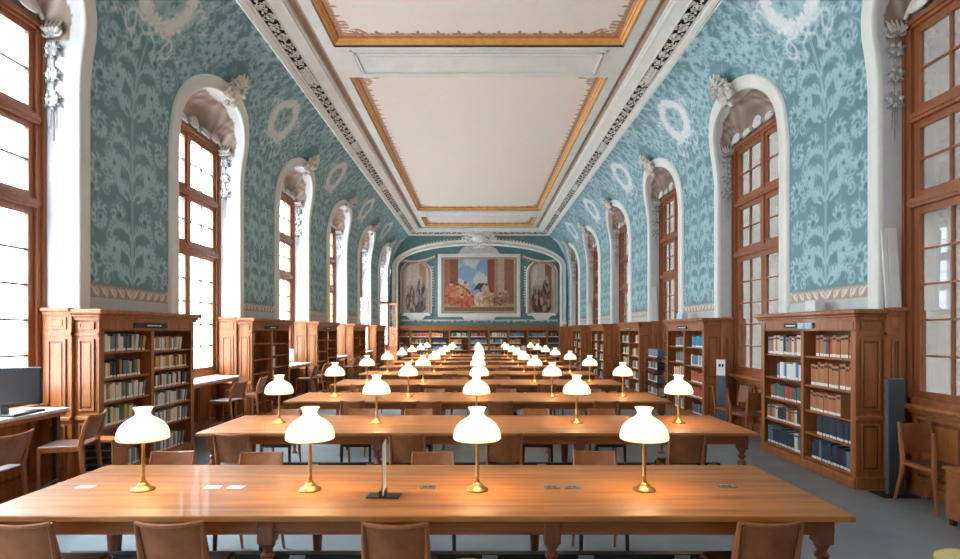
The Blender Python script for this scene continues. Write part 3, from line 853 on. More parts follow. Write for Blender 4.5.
def picture(name, x0, x1, z0, z1, kind, seed, label, framew, top=0.):
    r = empty(name, ((x0+x1)/2, YT-.02, z0)); tag(r, label, 'painting')
    w, h = x1-x0, z1-z0
    X, Z, c = paint(w, h, kind, seed)
    zz = Z*h
    if top:   # arched head
        lim = h-top*(1-np.sqrt(np.clip(1-((X-.5)*2)**2, 0, 1))); zz = Z*lim
    V = np.stack([(X-.5)*w, np.full(X.shape, -.03), zz], -1)
    grid_mesh('canvas', V, c, 'canvas', r, smooth=False)
    b = MB()
    if top:
        P = [(-w/2-.05, 0, -.06)]+[(-w/2-.05, 0, h-top)]+[(-(w/2+.05)*math.cos(t), 0, h-top+(top+.05)*math.sin(t)) for t in np.linspace(0, PI, 20)]+[(w/2+.05, 0, -.06)]
        b.tube([(p[0], -.05, p[2]) for p in P], .075, 'taupe', 6, up=(0, 1, 0))
        b.tube([(p[0]*1.13, -.04, p[2]+.04) for p in P], .05, 'plaster', 6, up=(0, 1, 0))
        b.box(-w/2-.1, w/2+.1, -.1, 0, -.1, 0, 'plaster')
    else:
        for k, (m, d) in enumerate(((framew, .06), (framew*.72, .10), (framew*.3, .07))):
            a0 = -w/2-m; a1 = w/2+m; b0 = -m; b1 = h+m; q = (framew*.3 if k < 2 else m+.0)
            rectframe(b, a0, a1, b0*.9, b1*1.0 if False else h+m*.75, q, 0, d, 'plaster' if k != 2 else 'taupe')
    b.build('picture_frame', r)
    return r
picture('wall_painting', -1.78, 1.80, 2.80, 5.49, 'main', 4, 'large painted scene of robed figures under a blue sky, centre of end wall', .34)
picture('wall_painting', -3.87, -2.60, 2.70, 5.28, 'a', 5, 'narrow arched painting of grey-robed figures left of the large central scene', .1, .55)
picture('wall_painting', 2.60, 3.87, 2.70, 5.28, 'b', 6, 'narrow arched painting of brown-robed figures right of the large central scene', .1, .55)

# ------------------------------------------------------------------ bookcases
def BXS(sx): return 4.255 if sx < 0 else 4.215
BX = 4.20; BW = PITCH/2-HW    # front plane and half length
LV_L = ([1.53, 1.22, .95, .67, .38, .12], [1.51, 1.26, 1.01, .76, .50, .14])   # near bay, far bay
LV_R = ([1.45, 1.08, .756, .467, .15], [1.44, 1.11, .81, .50, .15])
def make_bookcase(sx, yp, levels, label, sign=None, dark=False, blunt=False):
    """stands against the pier, open front towards the middle of the room; local x = into the room side"""
    r = empty('bookcase', (0, yp, 0)); tag(r, label, 'bookcase')
    w = 'oak'; x0, x1 = BXS(sx), W-.001; h = BW-.002
    X = lambda v: sx*v
    b = MB()
    b.box(X(x0), X(x1), -h, -h+.05, 0, 1.775, w); b.box(X(x0), X(x1), h-.05, h, 0, 1.775, w)
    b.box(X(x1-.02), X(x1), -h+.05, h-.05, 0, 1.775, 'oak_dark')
    b.box(X(x0-.004), X(x0), -h, -h+.085, .0, 1.775, w); b.box(X(x0-.004), X(x0), h-.085, h, 0, 1.775, w)
    b.box(X(x0), X(x1-.02), -.03, .03, .11, 1.775, w)
    b.box(X(x0), X(x1-.02), -h+.05, h-.05, 0, .11, w)
    b.build('body', r)
    b = MB(); b.box(X(x0-.02), X(x0), -h-.0, h+.0, 0, .10, w, ch=.006); b.box(X(x0-.012), X(x0), -h, h, .10, .125, w); b.build('plinth', r)
    b = MB()
    b.box(X(x0-.006), X(x1), -h, h, 1.775, 1.9, w)
    for s in (-1, 1): b.box(X(x0-.016), X(x0), s*(h-.03), s*(h-.12), 1.79, 1.885, w)
    b.box(X(x0-.014), X(x0), -h, h, 1.77, 1.785, 'oak_dark')
    b.build('frieze_board', r)
    b = MB()
    b.box(X(x0-.03), X(x1), -h-.03, h+.03, 1.895, 1.925, w); b.box(X(x0-.055), X(x1), -h-.055, h+.055, 1.925, 1.96, w, ch=.01)
    b.box(X(x0-.085), X(x1), -h-.085, h+.085, 1.96, 2.015, w, ch=.012)
    b.build('cornice', r)
    for bay, (ya, yb) in enumerate(((-h+.05, -.03), (.03, h-.05))):
        for z in levels[bay]:
            b = MB(); b.box(X(x0+.02), X(x1-.02), ya, yb, z-.022, z, w); b.build('shelf', r)
    for s in (-1, 1):
        b = MB(); a, c = sorted((X(x0), X(x1)))
        # panelled end
        y = s*h
        for (za, zb) in ((.2, .73), (.88, 1.68), (1.79, 1.87)):
            b.box(a+.05, c-.04, y, y+s*.008, za, zb, 'oak_dark')
            for (p, q, r_, s_) in ((a+.05, c-.04, za, za+.02), (a+.05, c-.04, zb-.02, zb), (a+.05, a+.07, za+.02, zb-.02), (c-.06, c-.04, za+.02, zb-.02)):
                b.box(p, q, y, y+s*.02, r_, s_, w)
            b.box(a+.09, c-.08, y, y+s*.016, za+.045, zb-.045, w, ch=.003) if zb-za > .1 else b.box(a+.07, c-.06, y, y+s*.012, za+.02, zb-.02, w)
        b.box(a, c, y, y+s*.025, .77, .815, w, ch=.006); b.box(a, c, y, y+s*.02, 0, .13, w); b.box(a, c, y, y+s*.012, 1.72, 1.75, w)
        b.build('end_panel', r)
    if sign:
        b = MB(); y0, y1 = sign[0], sign[1]
        b.box(X(x0-.008), X(x0-.022), y0, y1, 1.805, 1.872, 'black')
        L_ = y1-y0
        o = b.build('sign_plate', r)
        t = MB()
        for (p, q) in sign[2]: t.box(X(x0-.022), X(x0-.024), y0+p*L_, y0+q*L_, 1.83, 1.848, 'white')
        t.build('sign_lettering', o)
        if len(sign) > 3:
            p_ = MB(); 
            for (p, q, m) in sign[3]: p_.box(X(x0-.022), X(x0-.028), y0+p*L_, y0+q*L_, 1.802, 1.875, m)
            p_.build('sign_card', o)
    return r
near = ['nearest', 'second nearest', 'third nearest', 'fourth nearest', 'farthest']
BCN = {}
for sx in (-1, 1):
    side = 'left' if sx < 0 else 'right'
    for j, yp in enumerate(PIERS[1:]):
        if j >= 5: continue
        lv = LV_L if sx < 0 else LV_R
        if sx < 0: sg = (-.42, .30, ((.36, .55), (.57, .70), (.72, .80)))
        else: sg = (-.28, .40, ((.60, .92),), ((.04, .26, 'bluewhite'), (.28, .50, 'bluewhite')))
        if sx > 0 and j > 0: sg = (-.2, .3, ((.1, .9),))
        if j > 2: sg = None
        lab = 'two-bay oak bookcase against the %s wall, %s of its side' % (side, near[j])
        BCN[(sx, j)] = make_bookcase(sx, yp, lv, lab, sg)

# books
BK = {'tan': ((172, 114, 70), (192, 136, 88)), 'cream': ((214, 200, 176), (228, 216, 194)), 'grey': ((124, 128, 132), (142, 146, 148)),
      'black': ((36, 36, 42), (54, 54, 60)), 'navy': ((38, 52, 78), (52, 66, 92)), 'blue': ((52, 128, 170), (72, 148, 188)), 'red': ((172, 62, 46), (192, 82, 60)),
      'brown': ((112, 70, 48), (134, 88, 62)), 'ochre': ((208, 154, 74), (222, 172, 92)), 'green': ((74, 92, 84), (92, 110, 100)), 'white': ((222, 220, 214), (234, 232, 228)),
      'orange': ((172, 96, 58), (190, 116, 74)), 'slate': ((96, 114, 128), (112, 130, 142))}
for k, (a, c) in BK.items(): M['bk_'+k] = noisy('book_'+k, a, c, 30, (1, 1, .3), .6)
def book_mesh(b, mat, T=None, lab=True, bands=False):
    """unit book: thickness 1 (y), depth 1 (x, spine at x=0 going to +1), height 1 (z)"""
    b.box(0, .03, .04, .96, 0, 1, mat, T); b.box(.0, 1, 0, .07, 0, 1, mat, T); b.box(.0, 1, .93, 1, 0, 1, mat, T)
    b.box(.03, .97, .07, .93, .015, .975, 'paper', T)
    if lab: b.box(-.006, 0, .06, .94, .03, .16, 'paper', T)
    if bands:
        for z in (.3, .52, .74): b.box(-.012, 0, .05, .95, z, z+.02, mat, T)
        b.box(-.008, 0, .08, .92, .80, .9, 'bk_black', T)
BP = {}
def book_proto(c, bands):
    k = (c, bands)
    if k not in BP:
        b = MB(); book_mesh(b, 'bk_'+c, None, True, bands); o = b.build('book'); BP[k] = Proto(o)
    return BP[k]
STUFF = MB()
def place_book(sx, x, y, z, th, dp, ht, c, bands, lean=0., label=None, group=None, stuff=False):
    if stuff:
        T = Matrix.Translation((sx*x, y, z)) @ Matrix.Rotation(lean, 4, 'X') @ Matrix.Diagonal((sx*dp, th, ht, 1))
        STUFF.box(0, 1, 0.03, .97, 0, 1, 'bk_'+c, T); STUFF.box(-.006, 0, .06, .94, .03, .16, 'paper', T)
        return
    o = book_proto(c, bands)((sx*x, y, z), 0, (dp*sx, th, ht), label=label, cat='book', group=group)
    o.rotation_euler = (lean, 0, 0)
PALL = ['grey', 'cream', 'slate', 'cream', 'grey', 'tan', 'brown', 'cream', 'green', 'black', 'cream', 'grey', 'ochre', 'white']
def fill(sx, j, bay, lvl, z, ztop, pal, frac0, frac1, ht, th, bands=False, lean_end=0, stuff=False, seed=0, gap=None):
    """fill a stretch of shelf; fractions run near -> far along the wall"""
    r = random.Random(seed*97+j*31+bay*7+lvl)
    yp = PIERS[1:][j] if j < 5 else 0
    h = BW-.002; ya, yb = ((-h+.05, -.03), (.03, h-.05))[bay]
    y = yp+ya+(yb-ya)*frac0+.005; ye = yp+ya+(yb-ya)*frac1
    i = 0; out = []
    while y < ye-.02:
        t = th*r.uniform(.75, 1.3); hh = min(ht*r.uniform(.88, 1.06), ztop-z-.03)
        c = pal[i % len(pal)] if bands or len(set(pal)) <= 2 else r.choice(pal)
        if y+t > ye: break
        if gap and gap[0] < (y-yp-ya)/(yb-ya) < gap[1]: y += .03; continue
        out.append((y, t, hh, c)); y += t+.0015; i += 1
    nb = len(out)
    side = 'left' if sx < 0 else 'right'
    # seen from the room's middle: on the right wall the far end is at the left hand
    lname = ['near', 'far'][bay]
    for q, (y, t, hh, c) in enumerate(out):
        lean = 0.
        if lean_end and q >= nb-lean_end: lean = -.16-.03*(q-(nb-lean_end)); y += .018*(q-(nb-lean_end)+1); hh *= .97
        idx = q
        lab = '%s spine, %s from near end, %s shelf down, %s bay, %s %s bookcase' % (c, ORD[min(idx, 19)] if idx < 20 else 'last', ORD[lvl], lname, near[j] if j < 5 else '', side)
        place_book(sx, BXS(sx)+.035+r.uniform(0, .012), y, z, t, r.uniform(.14, .16), hh, c, bands, lean, lab, 'books in the %s %s bookcase' % (near[j], side), stuff)
    return nb
nbk = 0
# left, nearest bookcase (bay 0 = near the camera)
tops = lambda L: [1.77]+L
LL0, LL1 = LV_L
P_ = ['grey', 'cream', 'slate', 'cream', 'tan', 'cream', 'grey', 'brown', 'green', 'cream']
spec = [(0, 0, ['green', 'black', 'cream', 'grey', 'cream', 'slate', 'tan', 'cream', 'cream'], 0, .86, .2, 3), (0, 1, ['ochre', 'ochre', 'tan', 'black', 'slate', 'slate', 'cream', 'black'], 0, .84, .2, 0),
        (0, 2, ['grey', 'slate', 'cream', 'cream', 'tan', 'grey', 'ochre', 'cream'], 0, .9, .2, 2), (0, 3, ['slate', 'green', 'cream', 'cream', 'ochre', 'tan'], 0, .75, .2, 0), (0, 5, ['grey', 'cream'], .55, .8, .2, 0),
        (1, 0, ['cream', 'cream', 'grey', 'cream', 'tan', 'ochre'], 0, .72, .18, 2), (1, 1, ['ochre', 'tan', 'ochre', 'cream', 'black', 'brown', 'black'], 0, .92, .17, 0),
        (1, 2, ['cream', 'slate', 'slate', 'black', 'black', 'cream'], 0, .88, .18, 2), (1, 3, ['white', 'slate', 'grey', 'cream', 'black', 'cream'], 0, .88, .18, 3),
        (1, 4, ['grey', 'cream', 'tan', 'cream', 'white'], .1, .9, .19, 2), (1, 5, ['slate', 'grey', 'cream', 'white'], 0, .8, .2, 2)]
for (bay, lvl, pal, f0, f1, ht, le) in spec:
    L_ = LV_L[bay]; nbk += fill(-1, 0, bay, lvl, L_[lvl], tops(L_)[lvl], pal, f0, f1, ht, .047, False, le, seed=3)
# right, nearest bookcase
spec = [(1, 0, ['cream', 'cream', 'tan', 'cream', 'tan', 'grey', 'black'], 0, 1, .26, 1, 0), (1, 1, ['blue', 'slate', 'cream', 'black', 'white', 'black'], .0, .72, .22, 0, 0),
        (1, 2, ['green', 'green', 'green', 'green', 'green', 'red', 'red', 'red'], 0, .9, .2, 0, 0), (1, 3, ['black', 'black', 'cream', 'tan', 'brown', 'tan', 'black'], 0, 1, .2, 1, 0), (1, 4, ['slate', 'slate', 'cream', 'navy', 'navy', 'navy', 'navy', 'navy', 'navy', 'navy'], 0, 1, .24, 1, 0),
        (0, 0, ['tan', 'orange', 'tan', 'tan', 'orange', 'tan', 'red', 'brown', 'grey'], 0, .82, .26, 1, 0), (0, 1, ['orange', 'tan'], 0, .95, .29, 1, 0),
        (0, 2, ['tan', 'orange'], .28, .95, .25, 1, 0), (0, 3, ['navy', 'black'], 0, .85, .25, 1, 0), (0, 4, ['black', 'navy', 'slate', 'slate', 'black', 'navy', 'navy'], .1, .9, .25, 0, 0)]
for (bay, lvl, pal, f0, f1, ht, bd, le) in spec:
    L_ = LV_R[bay]; nbk += fill(1, 0, bay, lvl, L_[lvl], tops(L_)[lvl], pal, f0, f1, ht, .068 if bd else .055, bool(bd), le, seed=5)
# right, second bookcase: individual
spec = [(1, 0, ['green', 'grey'], 0, .62, .2), (1, 1, ['grey', 'green'], 0, .62, .22), (1, 2, ['cream', 'tan'], 0, .7, .21), (1, 3, ['red', 'red', 'brown'], 0, .8, .19), (1, 4, ['slate', 'cream'], 0, .7, .2),
        (0, 0, ['blue', 'blue'], 0, .72, .22), (0, 1, ['slate', 'slate', 'blue', 'white', 'white'], 0, .8, .22), (0, 2, ['red', 'orange'], 0, .75, .22), (0, 3, ['red', 'red'], 0, .8, .2), (0, 4, ['black', 'slate', 'slate'], 0, .7, .2)]
for (bay, lvl, pal, f0, f1, ht) in spec:
    L_ = LV_R[bay]; st = nbk > 290
    n_ = fill(1, 1, bay, lvl, L_[lvl], tops(L_)[lvl], pal, f0, f1, ht, .055, False, 0, stuff=st, seed=9)
    if not st: nbk += n_
print('individual books', nbk)
# the others
r_ = random.Random(21)
for j in range(2, 5):
    for bay in (0, 1):
        for lvl in range(5):
            L_ = LV_R[bay]; fill(1, j, bay, lvl, L_[lvl], tops(L_)[lvl], PALL+['blue', 'black', 'cream', 'white'], 0, r_.uniform(.5, .95), .21, .055, stuff=True, seed=j)
for j in range(1, 5):
    for bay in (0, 1):
        for lvl in range(6):
            if r_.random() < .85:
                L_ = LV_L[bay]; f = (r_.choice((0., .0, .05)), r_.uniform(.08, .32)) if bay == 0 else (0, r_.uniform(.15, .35))
                fill(-1, j, bay, lvl, L_[lvl], tops(L_)[lvl], ['cream', 'ochre', 'cream', 'tan'], f[0], f[1], .19, .05, stuff=True, seed=j+4)
# end wall bookcases, nine units side by side
EY = 28.06; UW = 8.82/9; endlv = [1.46, 1.13, .80, .47, .12]
def end_unit():
    r = empty('wall_bookcase'); h = UW/2-.002; w = 'oak'
    b = MB(); b.box(-h, -h+.03, 0, .33, 0, 1.8, w); b.box(h-.03, h, 0, .33, 0, 1.8, w); b.box(-h, h, .31, .33, 0, 1.8, 'oak_dark'); b.box(-h, h, 0, .33, 0, .1, w); b.box(-h, -h+.045, -.01, .01, 0, 1.8, w); b.box(h-.045, h, -.01, .01, 0, 1.8, w)
    b.build('body', r)
    for z in endlv: q = MB(); q.box(-h+.03, h-.03, .02, .31, z-.025, z, w); q.build('shelf', r)
    b = MB(); b.box(-h, h, -.01, .33, 1.8, 1.9, w); b.box(-h, h, -.05, .33, 1.9, 1.93, w); b.box(-h, h, -.08, .33, 1.93, 1.99, w); b.build('cornice', r)
    return Proto(r)
EU = end_unit()
for i in range(9):
    xc = -4.41+UW*(i+.5)
    pos = 'centre unit' if i == 4 else ('%s from the %s corner' % (ORD[min(i, 8-i)], 'left' if i < 4 else 'right'))
    EU((xc, EY, 0), label='oak shelf unit in the row along the end wall, %s' % pos, cat='bookcase', group='shelf units along the end wall')
    for lv, z in enumerate(endlv):
        pal = r_.choice((['slate', 'grey', 'blue'], ['ochre', 'tan'], ['red', 'brown', 'orange'], ['black', 'navy'], ['cream', 'white', 'tan'], ['grey', 'green', 'cream'], ['brown', 'tan', 'black']))
        x = xc-UW/2+.05; xe = xc+UW/2-.05-r_.choice((0, .1, .3)); top = ([1.77]+endlv)[lv]
        while x < xe-.05:
            t = r_.uniform(.035, .07); hh = r_.uniform(.18, .25); c = r_.choice(pal)
            STUFF.box(x, x+t-.002, EY+.04, EY+.2, z, z+hh, 'bk_'+c); STUFF.box(x+.003, x+t-.005, EY+.035, EY+.04, z+.01, z+.045, 'paper'); x += t
STUFFO = None

# ------------------------------------------------------------------ tables
LEGP = [(.038, 0), (.045, .02), (.028, .045), (.034, .08), (.030, .10), (.042, .16), (.050, .26), (.058, .36), (.062, .42), (.054, .455), (.034, .475), (.030, .485), (.052, .50), (.056, .515), (.034, .53), (.040, .545), (.058, .565), (.062, .58)]
def make_table(x0, x1, legs, label, first=False):
    """long reading table; local y = 0 at its middle"""
    d = .585
    r = empty('reading_table'); b = MB()
    b.box(x0, x1, -d, d, .725, .76, 'table_wood', ch=.006); b.build('tabletop', r)
    b = MB(); a, c = x0+.09, x1-.09; e = d-.07
    for s in (-1, 1): b.box(a, c, s*e, s*(e-.03), .635, .725, 'table_dark'); b.box(a, c, s*(e+.006), s*(e-.03), .635, .645, 'table_dark')
    for xx in (a, c): b.box(xx-.015, xx+.015, -e, e, .635, .725, 'table_dark')
    b.build('apron', r)
    lp = None
    for x in legs:
        for s in (-1, 1):
            if lp is None:
                q = MB(); q.lathe([(rr*.72, z) for rr, z in LEGP], 'leg_wood', 16); q.box(-.046, .046, -.046, .046, .58, .725, 'leg_wood', ch=.006)
                q.lathe([(.035, .0), (.045, .0), (.048, .012), (.035, .02)], 'leg_wood', 12)
                lp = q.build('leg', r); o = lp
            else: o = lp.copy(); COL.objects.link(o); o.parent = r
            o.location = (x, s*(e-.03), 0)
    b = MB(); b.box(a+.05, c-.05, -.03, .03, .295, .33, 'black')
    for x in np.arange(a+.3, c, .62): b.box(x-.05, x+.05, -.034, -.03, .30, .325, 'steel')
    b.build('footrail', r)
    # pale paper number plates lying flush on the wood
    return r
ROWP = 2.49; ROWY = [3.64+ROWP*k for k in range(9)]
rown = ['nearest', 'second', 'third', 'fourth', 'fifth', 'sixth', 'seventh', 'eighth', 'farthest']
T1 = make_table(-2.80, 2.06, (-2.70, -1.19, .41, 1.93), '')
T1.location = (0, ROWY[0], 0); tag(T1, 'nearest long wooden reading table with four brass lamps and a sign holder', 'table', 'rows of reading tables')
T2 = Proto(make_table(-2.81, 2.77, (-2.68, -1.02, 1.01, 2.65), ''))
for k in range(1, 9):
    T2((0, ROWY[k], 0), label='long wooden reading table with five lamps, %s row from the front' % rown[k], cat='table', group='rows of reading tables')
def slip(x, y, label, rz=0):
    b = MB(); b.box(-.05, .05, -.032, .032, 0, .002, 'paper'); b.box(-.04, .02, -.015, -.01, .002, .0022, 'dark_grey'); b.box(-.04, .03, .0, .005, .002, .0022, 'dark_grey')
    o = b.build('paper_label'); o.location = (x, y, .76); o.rotation_euler = (0, 0, rz); tag(o, label, 'label', 'paper labels on the nearest table'); return o
slip(-2.55, 3.63, 'small white paper label on nearest table, left of the leftmost lamp'); slip(-1.72, 3.62, 'left one of a pair of white labels between the two left lamps', .1)
slip(-1.57, 3.62, 'right one of a pair of white labels between the two left lamps', -.1)
def socket(x, y, label):
    b = MB(); b.box(-.05, .05, -.035, .035, 0, .004, 'steel', ch=.001); b.box(-.03, -.005, -.015, .015, .004, .005, 'dark_grey'); b.box(.005, .03, -.015, .015, .004, .005, 'dark_grey')
    o = b.build('socket_plate'); o.location = (x, y, .76); tag(o, label, 'socket', 'metal socket plates in the nearest table')
socket(.47, 3.62, 'left metal socket plate between the third and fourth lamps'); socket(.60, 3.62, 'right metal socket plate between the third and fourth lamps'); socket(1.61, 3.64, 'metal socket plate right of the rightmost lamp')
socket(-.33, 3.62, 'metal socket plate just right of the upright sign holder')

# ------------------------------------------------------------------ desk lamps
def make_lamp():
    r = empty('desk_lamp')
    b = MB(); b.lathe([(.070, 0), (.072, .006), (.066, .014), (.045, .022), (.034, .032), (.030, .040), (.020, .046), (.018, .06)], 'brass', 28); b.build('base', r)
    b = MB(); b.lathe([(.012, .055), (.0125, .08), (.016, .085), (.012, .092), (.0125, .20), (.011, .29), (.016, .295), (.013, .305), (.022, .315), (.022, .34), (.012, .345)], 'brass', 14); b.build('stem', r)
    b = MB()
    pr = [(.148, .280), (.151, .286), (.151, .305), (.148, .33), (.140, .358), (.126, .385), (.107, .408), (.084, .427), (.063, .441), (.049, .452), (.043, .463), (.043, .475), (.048, .487), (.054, .496), (.059, .502)]
    pr = [(q, z if z > .445 else .445-(.445-z)*.81) for q, z in pr]
    inn = [(q-.004, z-.001) for q, z in reversed(pr)]
    b.lathe(pr+inn, 'shade', 32, cap=False); b.build('lamp_shade', r)
    b = MB()
    b.lathe([(.130, .306), (.136, .303), (.136, .310), (.130, .310)], 'brass', 24, cap=False)
    for k in range(3):
        a = 2*PI*k/3+.4; b.tube([(.02*math.cos(a), .02*math.sin(a), .325), (.09*math.cos(a), .09*math.sin(a), .312), (.134*math.cos(a), .134*math.sin(a), .307)], .0045, 'brass', 5)
    b.build('shade_ring', r)
    b = MB(); b.ell((0, 0, .395), (.03, .03, .038), 'shade'); b.build('bulb', r)
    ld = bpy.data.lights.new('bulb_light', 'POINT'); ld.energy = LAMP_W; ld.color = (1, .77, .44); ld.shadow_soft_size = .035
    lo = bpy.data.objects.new('bulb_light', ld); COL.objects.link(lo); lo.parent = r; lo.location = (0, 0, .345)
    return Proto(r)
LAMP_W = 5.5
LP = make_lamp()
LPOS = [-2.2, -1.1, 0, 1.1, 2.2]; col5 = ['leftmost', 'second from left', 'middle', 'second from right', 'rightmost']; col4 = ['leftmost', 'second from left', 'second from right', 'rightmost']
for k in range(9):
    for i, x in enumerate(LPOS):
        if k == 0 and i == 4: continue
        pos = col4[i] if k == 0 else col5[i]
        dx = rnd.uniform(-.03, .03) if k else (-.02, 0, -.01, -.02)[i]
        LP((x+dx if k else x*.965-.012, ROWY[k]+(.03 if k else -.08), .76), rnd.uniform(0, 6), None if k else (1, 1, 1.045), label='lit brass lamp with white glass shade, %s on the %s table%s' % (pos, rown[k], '' if k in (0, 8) else ' from front'), cat='lamp', group='brass reading lamps')

# sign holder on the nearest table
r = empty('sign_holder', (-.58, 3.42, .76), -.05, label='clear upright sign holder on a dark base, on the nearest table', cat='sign holder')
b = MB(); b.box(-.10, .10, -.05, .05, 0, .008, 'black', ch=.002); b.box(-.02, .015, -.05, .03, .008, .045, 'black'); b.build('base', r)
b = MB(); b.box(-.004, -.001, -.10, .10, .03, .33, 'steel'); b.box(.001, .004, -.10, .10, .03, .33, 'paper'); o = b.build('panel', r); o.rotation_euler = (0, 0, .13)

# ------------------------------------------------------------------ chairs
def curved_panel(b, w, z0, z1, y0, y1, th, mat, sag=.03, dip=.012, n=8, m=4):
    """backrest: curved across its width (bowed to -y), leaning from y0 to y1"""
    V = []; 
    for side in (0, 1):
        for j in range(m+1):
            t = j/m
            for i in range(n+1):
                u = i/n*2-1; y = y0+(y1-y0)*t-sag*(1-u*u)+side*th
                z = z0+(z1-z0)*t-(dip*(1-u*u) if j == m else 0)
                V.append((u*w/2*(1+.06*(1-t)*0), y, z))
    K = (n+1)*(m+1); F = []
    for j in range(m):
        for i in range(n):
            a = j*(n+1)+i; F += [(a, a+1, a+n+2, a+n+1), (K+a, K+a+n+1, K+a+n+2, K+a+1)]
    for i in range(n):
        F += [(i, K+i, K+i+1, i+1), (m*(n+1)+i, m*(n+1)+i+1, K+m*(n+1)+i+1, K+m*(n+1)+i)]
    for j in range(m):
        a = j*(n+1); c = a+n; F += [(a, a+n+1, K+a+n+1, K+a), (c, K+c, K+c+n+1, c+n+1)]
    b.add(V, F, mat, smooth=True)
def make_chair(kind='reading_chair', seat=.455, top=.782, w=.345, dp=.42):
    """back towards -y, sitter looks to +y"""
    r = empty(kind); h = w/2
    b = MB(); b.box(-h+.012, h-.012, -dp/2+.03, dp/2, seat-.02, seat, 'seat_leather', ch=.006); b.build('seat', r)
    b = MB(); b.box(-h, h, dp/2-.03, dp/2, seat-.055, seat-.02, 'chair_dark')
    for s in (-1, 1): b.box(s*h, s*(h-.02), -dp/2+.04, dp/2-.01, seat-.055, seat-.012, 'chair_wood')
    b.build('seat_frame', r)
    b = MB(); curved_panel(b, w-.045, seat+.04, top-.004, -dp/2+.045, -dp/2-.035, .014, 'chair_leather'); b.build('backrest', r)
    b = MB()
    P = [(u*(w/2-.004), -dp/2-.032-.03*(1-u*u), top-.010*(1-u*u)) for u in np.linspace(-1, 1, 9)]
    b.tube(P, .012, 'chair_wood', 6); b.build('top_rail', r)
    for s in (-1, 1):
        b = MB(); x = s*(h-.008)
        b.tube([(x, dp/2-.018, seat-.02), (x+s*.004, dp/2-.01, seat*.5), (x+s*.008, dp/2+.0, 0)], [.019, .016, .012], 'chair_wood' if seat > .5 else 'chair_dark', 6); b.build('leg', r)
        b = MB()
        b.tube([(x+s*.006, -dp/2-.06, 0), (x, -dp/2+.015, seat*.55), (x, -dp/2+.045, seat), (x, -dp/2+.01, seat+.17), (x, -dp/2-.03, top)], [.013, .019, .026, .022, .013], 'chair_wood', 6, sx=.8); b.build('leg', r)
    if seat > .5:
        b = MB(); z = .26
        for s in (-1, 1): b.tube([(s*(h-.01), dp/2-.01, z), (s*(h-.01), -dp/2+.0, z)], .010, 'steel', 6)
        b.tube([(-h+.01, dp/2-.01, z+.04), (h-.01, dp/2-.01, z+.04)], .010, 'steel', 6); b.tube([(-h+.01, -dp/2, z), (h-.01, -dp/2, z)], .009, 'chair_dark', 6)
        b.build('footrest', r)
    return r
CH = Proto(make_chair())
chn = 0
def chairs(k, xs, sd):
    """sd -1: near side of the table, +1: far side"""
    n = len(xs)
    for i, x in enumerate(xs):
        if k:
            for lx in (-2.68, -1.02, 1.01, 2.65):
                if abs(x-lx) < .26: x = lx+math.copysign(.26, x-lx)
        y = ROWY[k]+sd*(.72 if sd < 0 else .87)+rnd.uniform(-.02, .03)
        if sd < 0: y += .26-.05-.0
        else: y -= .21
        pos = 'leftmost' if i == 0 else ('rightmost' if i == n-1 else '%s from left' % ORD[i])
        lab = 'brown leather chair on %s side of the %s table%s, %s' % ('near' if sd < 0 else 'far', rown[k], '' if k in (0, 8) else ' from front', pos)
        CH((x, y, 0), (0 if sd < 0 else PI)+rnd.uniform(-.06, .06), label=lab, cat='chair', group='chairs around the reading tables')
chairs(0, [-2.36, -1.61, -.43, 1.50], -1); chairs(0, [-2.48, -1.76, -.36, .93], 1)
chairs(1, [-2.37, -.69, .25, 2.0], -1); chairs(1, [-2.4, -1.46, -.75, .70, 1.55], 1)
chairs(2, [-1.79, -.70, .30, 1.80], -1); chairs(2, [-1.9, -.9, .45, 1.9], 1)
base = [[-2.1, -1.2, .2, 1.1, 2.1], [-1.7, -.6, .55, 1.6], [-2.2, -.5, .6, 1.7], [-1.5, -.55, .5, 2.0], [-1.8, .5, 1.6], [-1.6, -.6, 1.7]]
for k in range(3, 9):
    chairs(k, [x+rnd.uniform(-.12, .12) for x in base[k-3]], -1); chairs(k, [x+rnd.uniform(-.15, .15) for x in base[(k-1) % 6]], 1)
print('chairs done')

# bar stools at the left counters
ST = Proto(make_chair('bar_stool', .69, .965, .40, .40))
def stool(x, y, rz, lab): ST((x, y, 0), rz, label=lab, cat='stool', group='tall stools at the window counters')
Q = PI/2
stool(-3.86, 4.36, Q+.05, 'tall brown stool at left window counter, cut by the photo edge'); stool(-3.95, 5.42, Q+.25, 'tall brown stool at left window counter, beside the nearest left bookcase')
stool(-3.98, 8.85, Q-.1, 'tall stool at the second left counter, the nearer one'); stool(-3.98, 9.75, Q+.1, 'tall stool at the second left counter, the farther one')
stool(-3.98, 12.95, Q, 'tall stool at the third left counter, the nearer one'); stool(-3.98, 13.9, Q-.1, 'tall stool at the third left counter, the farther one')
stool(-3.98, 17.2, Q, 'tall stool at the fourth left counter, the nearer one'); stool(-3.98, 18.1, Q+.1, 'tall stool at the fourth left counter, the farther one')
# counters under the left windows
def counter():
    r = empty('window_counter'); b = MB(); b.box(-4.89, -4.30, -1.0, .72, .935, .97, 'counter', ch=.006)
    b.build('countertop', r)
    b = MB(); b.box(-4.86, -4.34, -.98, .70, .89, .935, 'oak'); b.build('apron', r)
    for y in (-.9, .62):
        b = MB(); b.box(-4.40, -4.35, y-.025, y+.025, 0, .89, 'chair_dark'); b.build('leg', r)
    return Proto(r)
CT = counter()
for k in range(1, 6):
    CT((0, BAYS[k]-.02, 0), label='pale topped counter under the %s window of the left wall' % ORD[k], cat='counter', group='counters under the left windows')

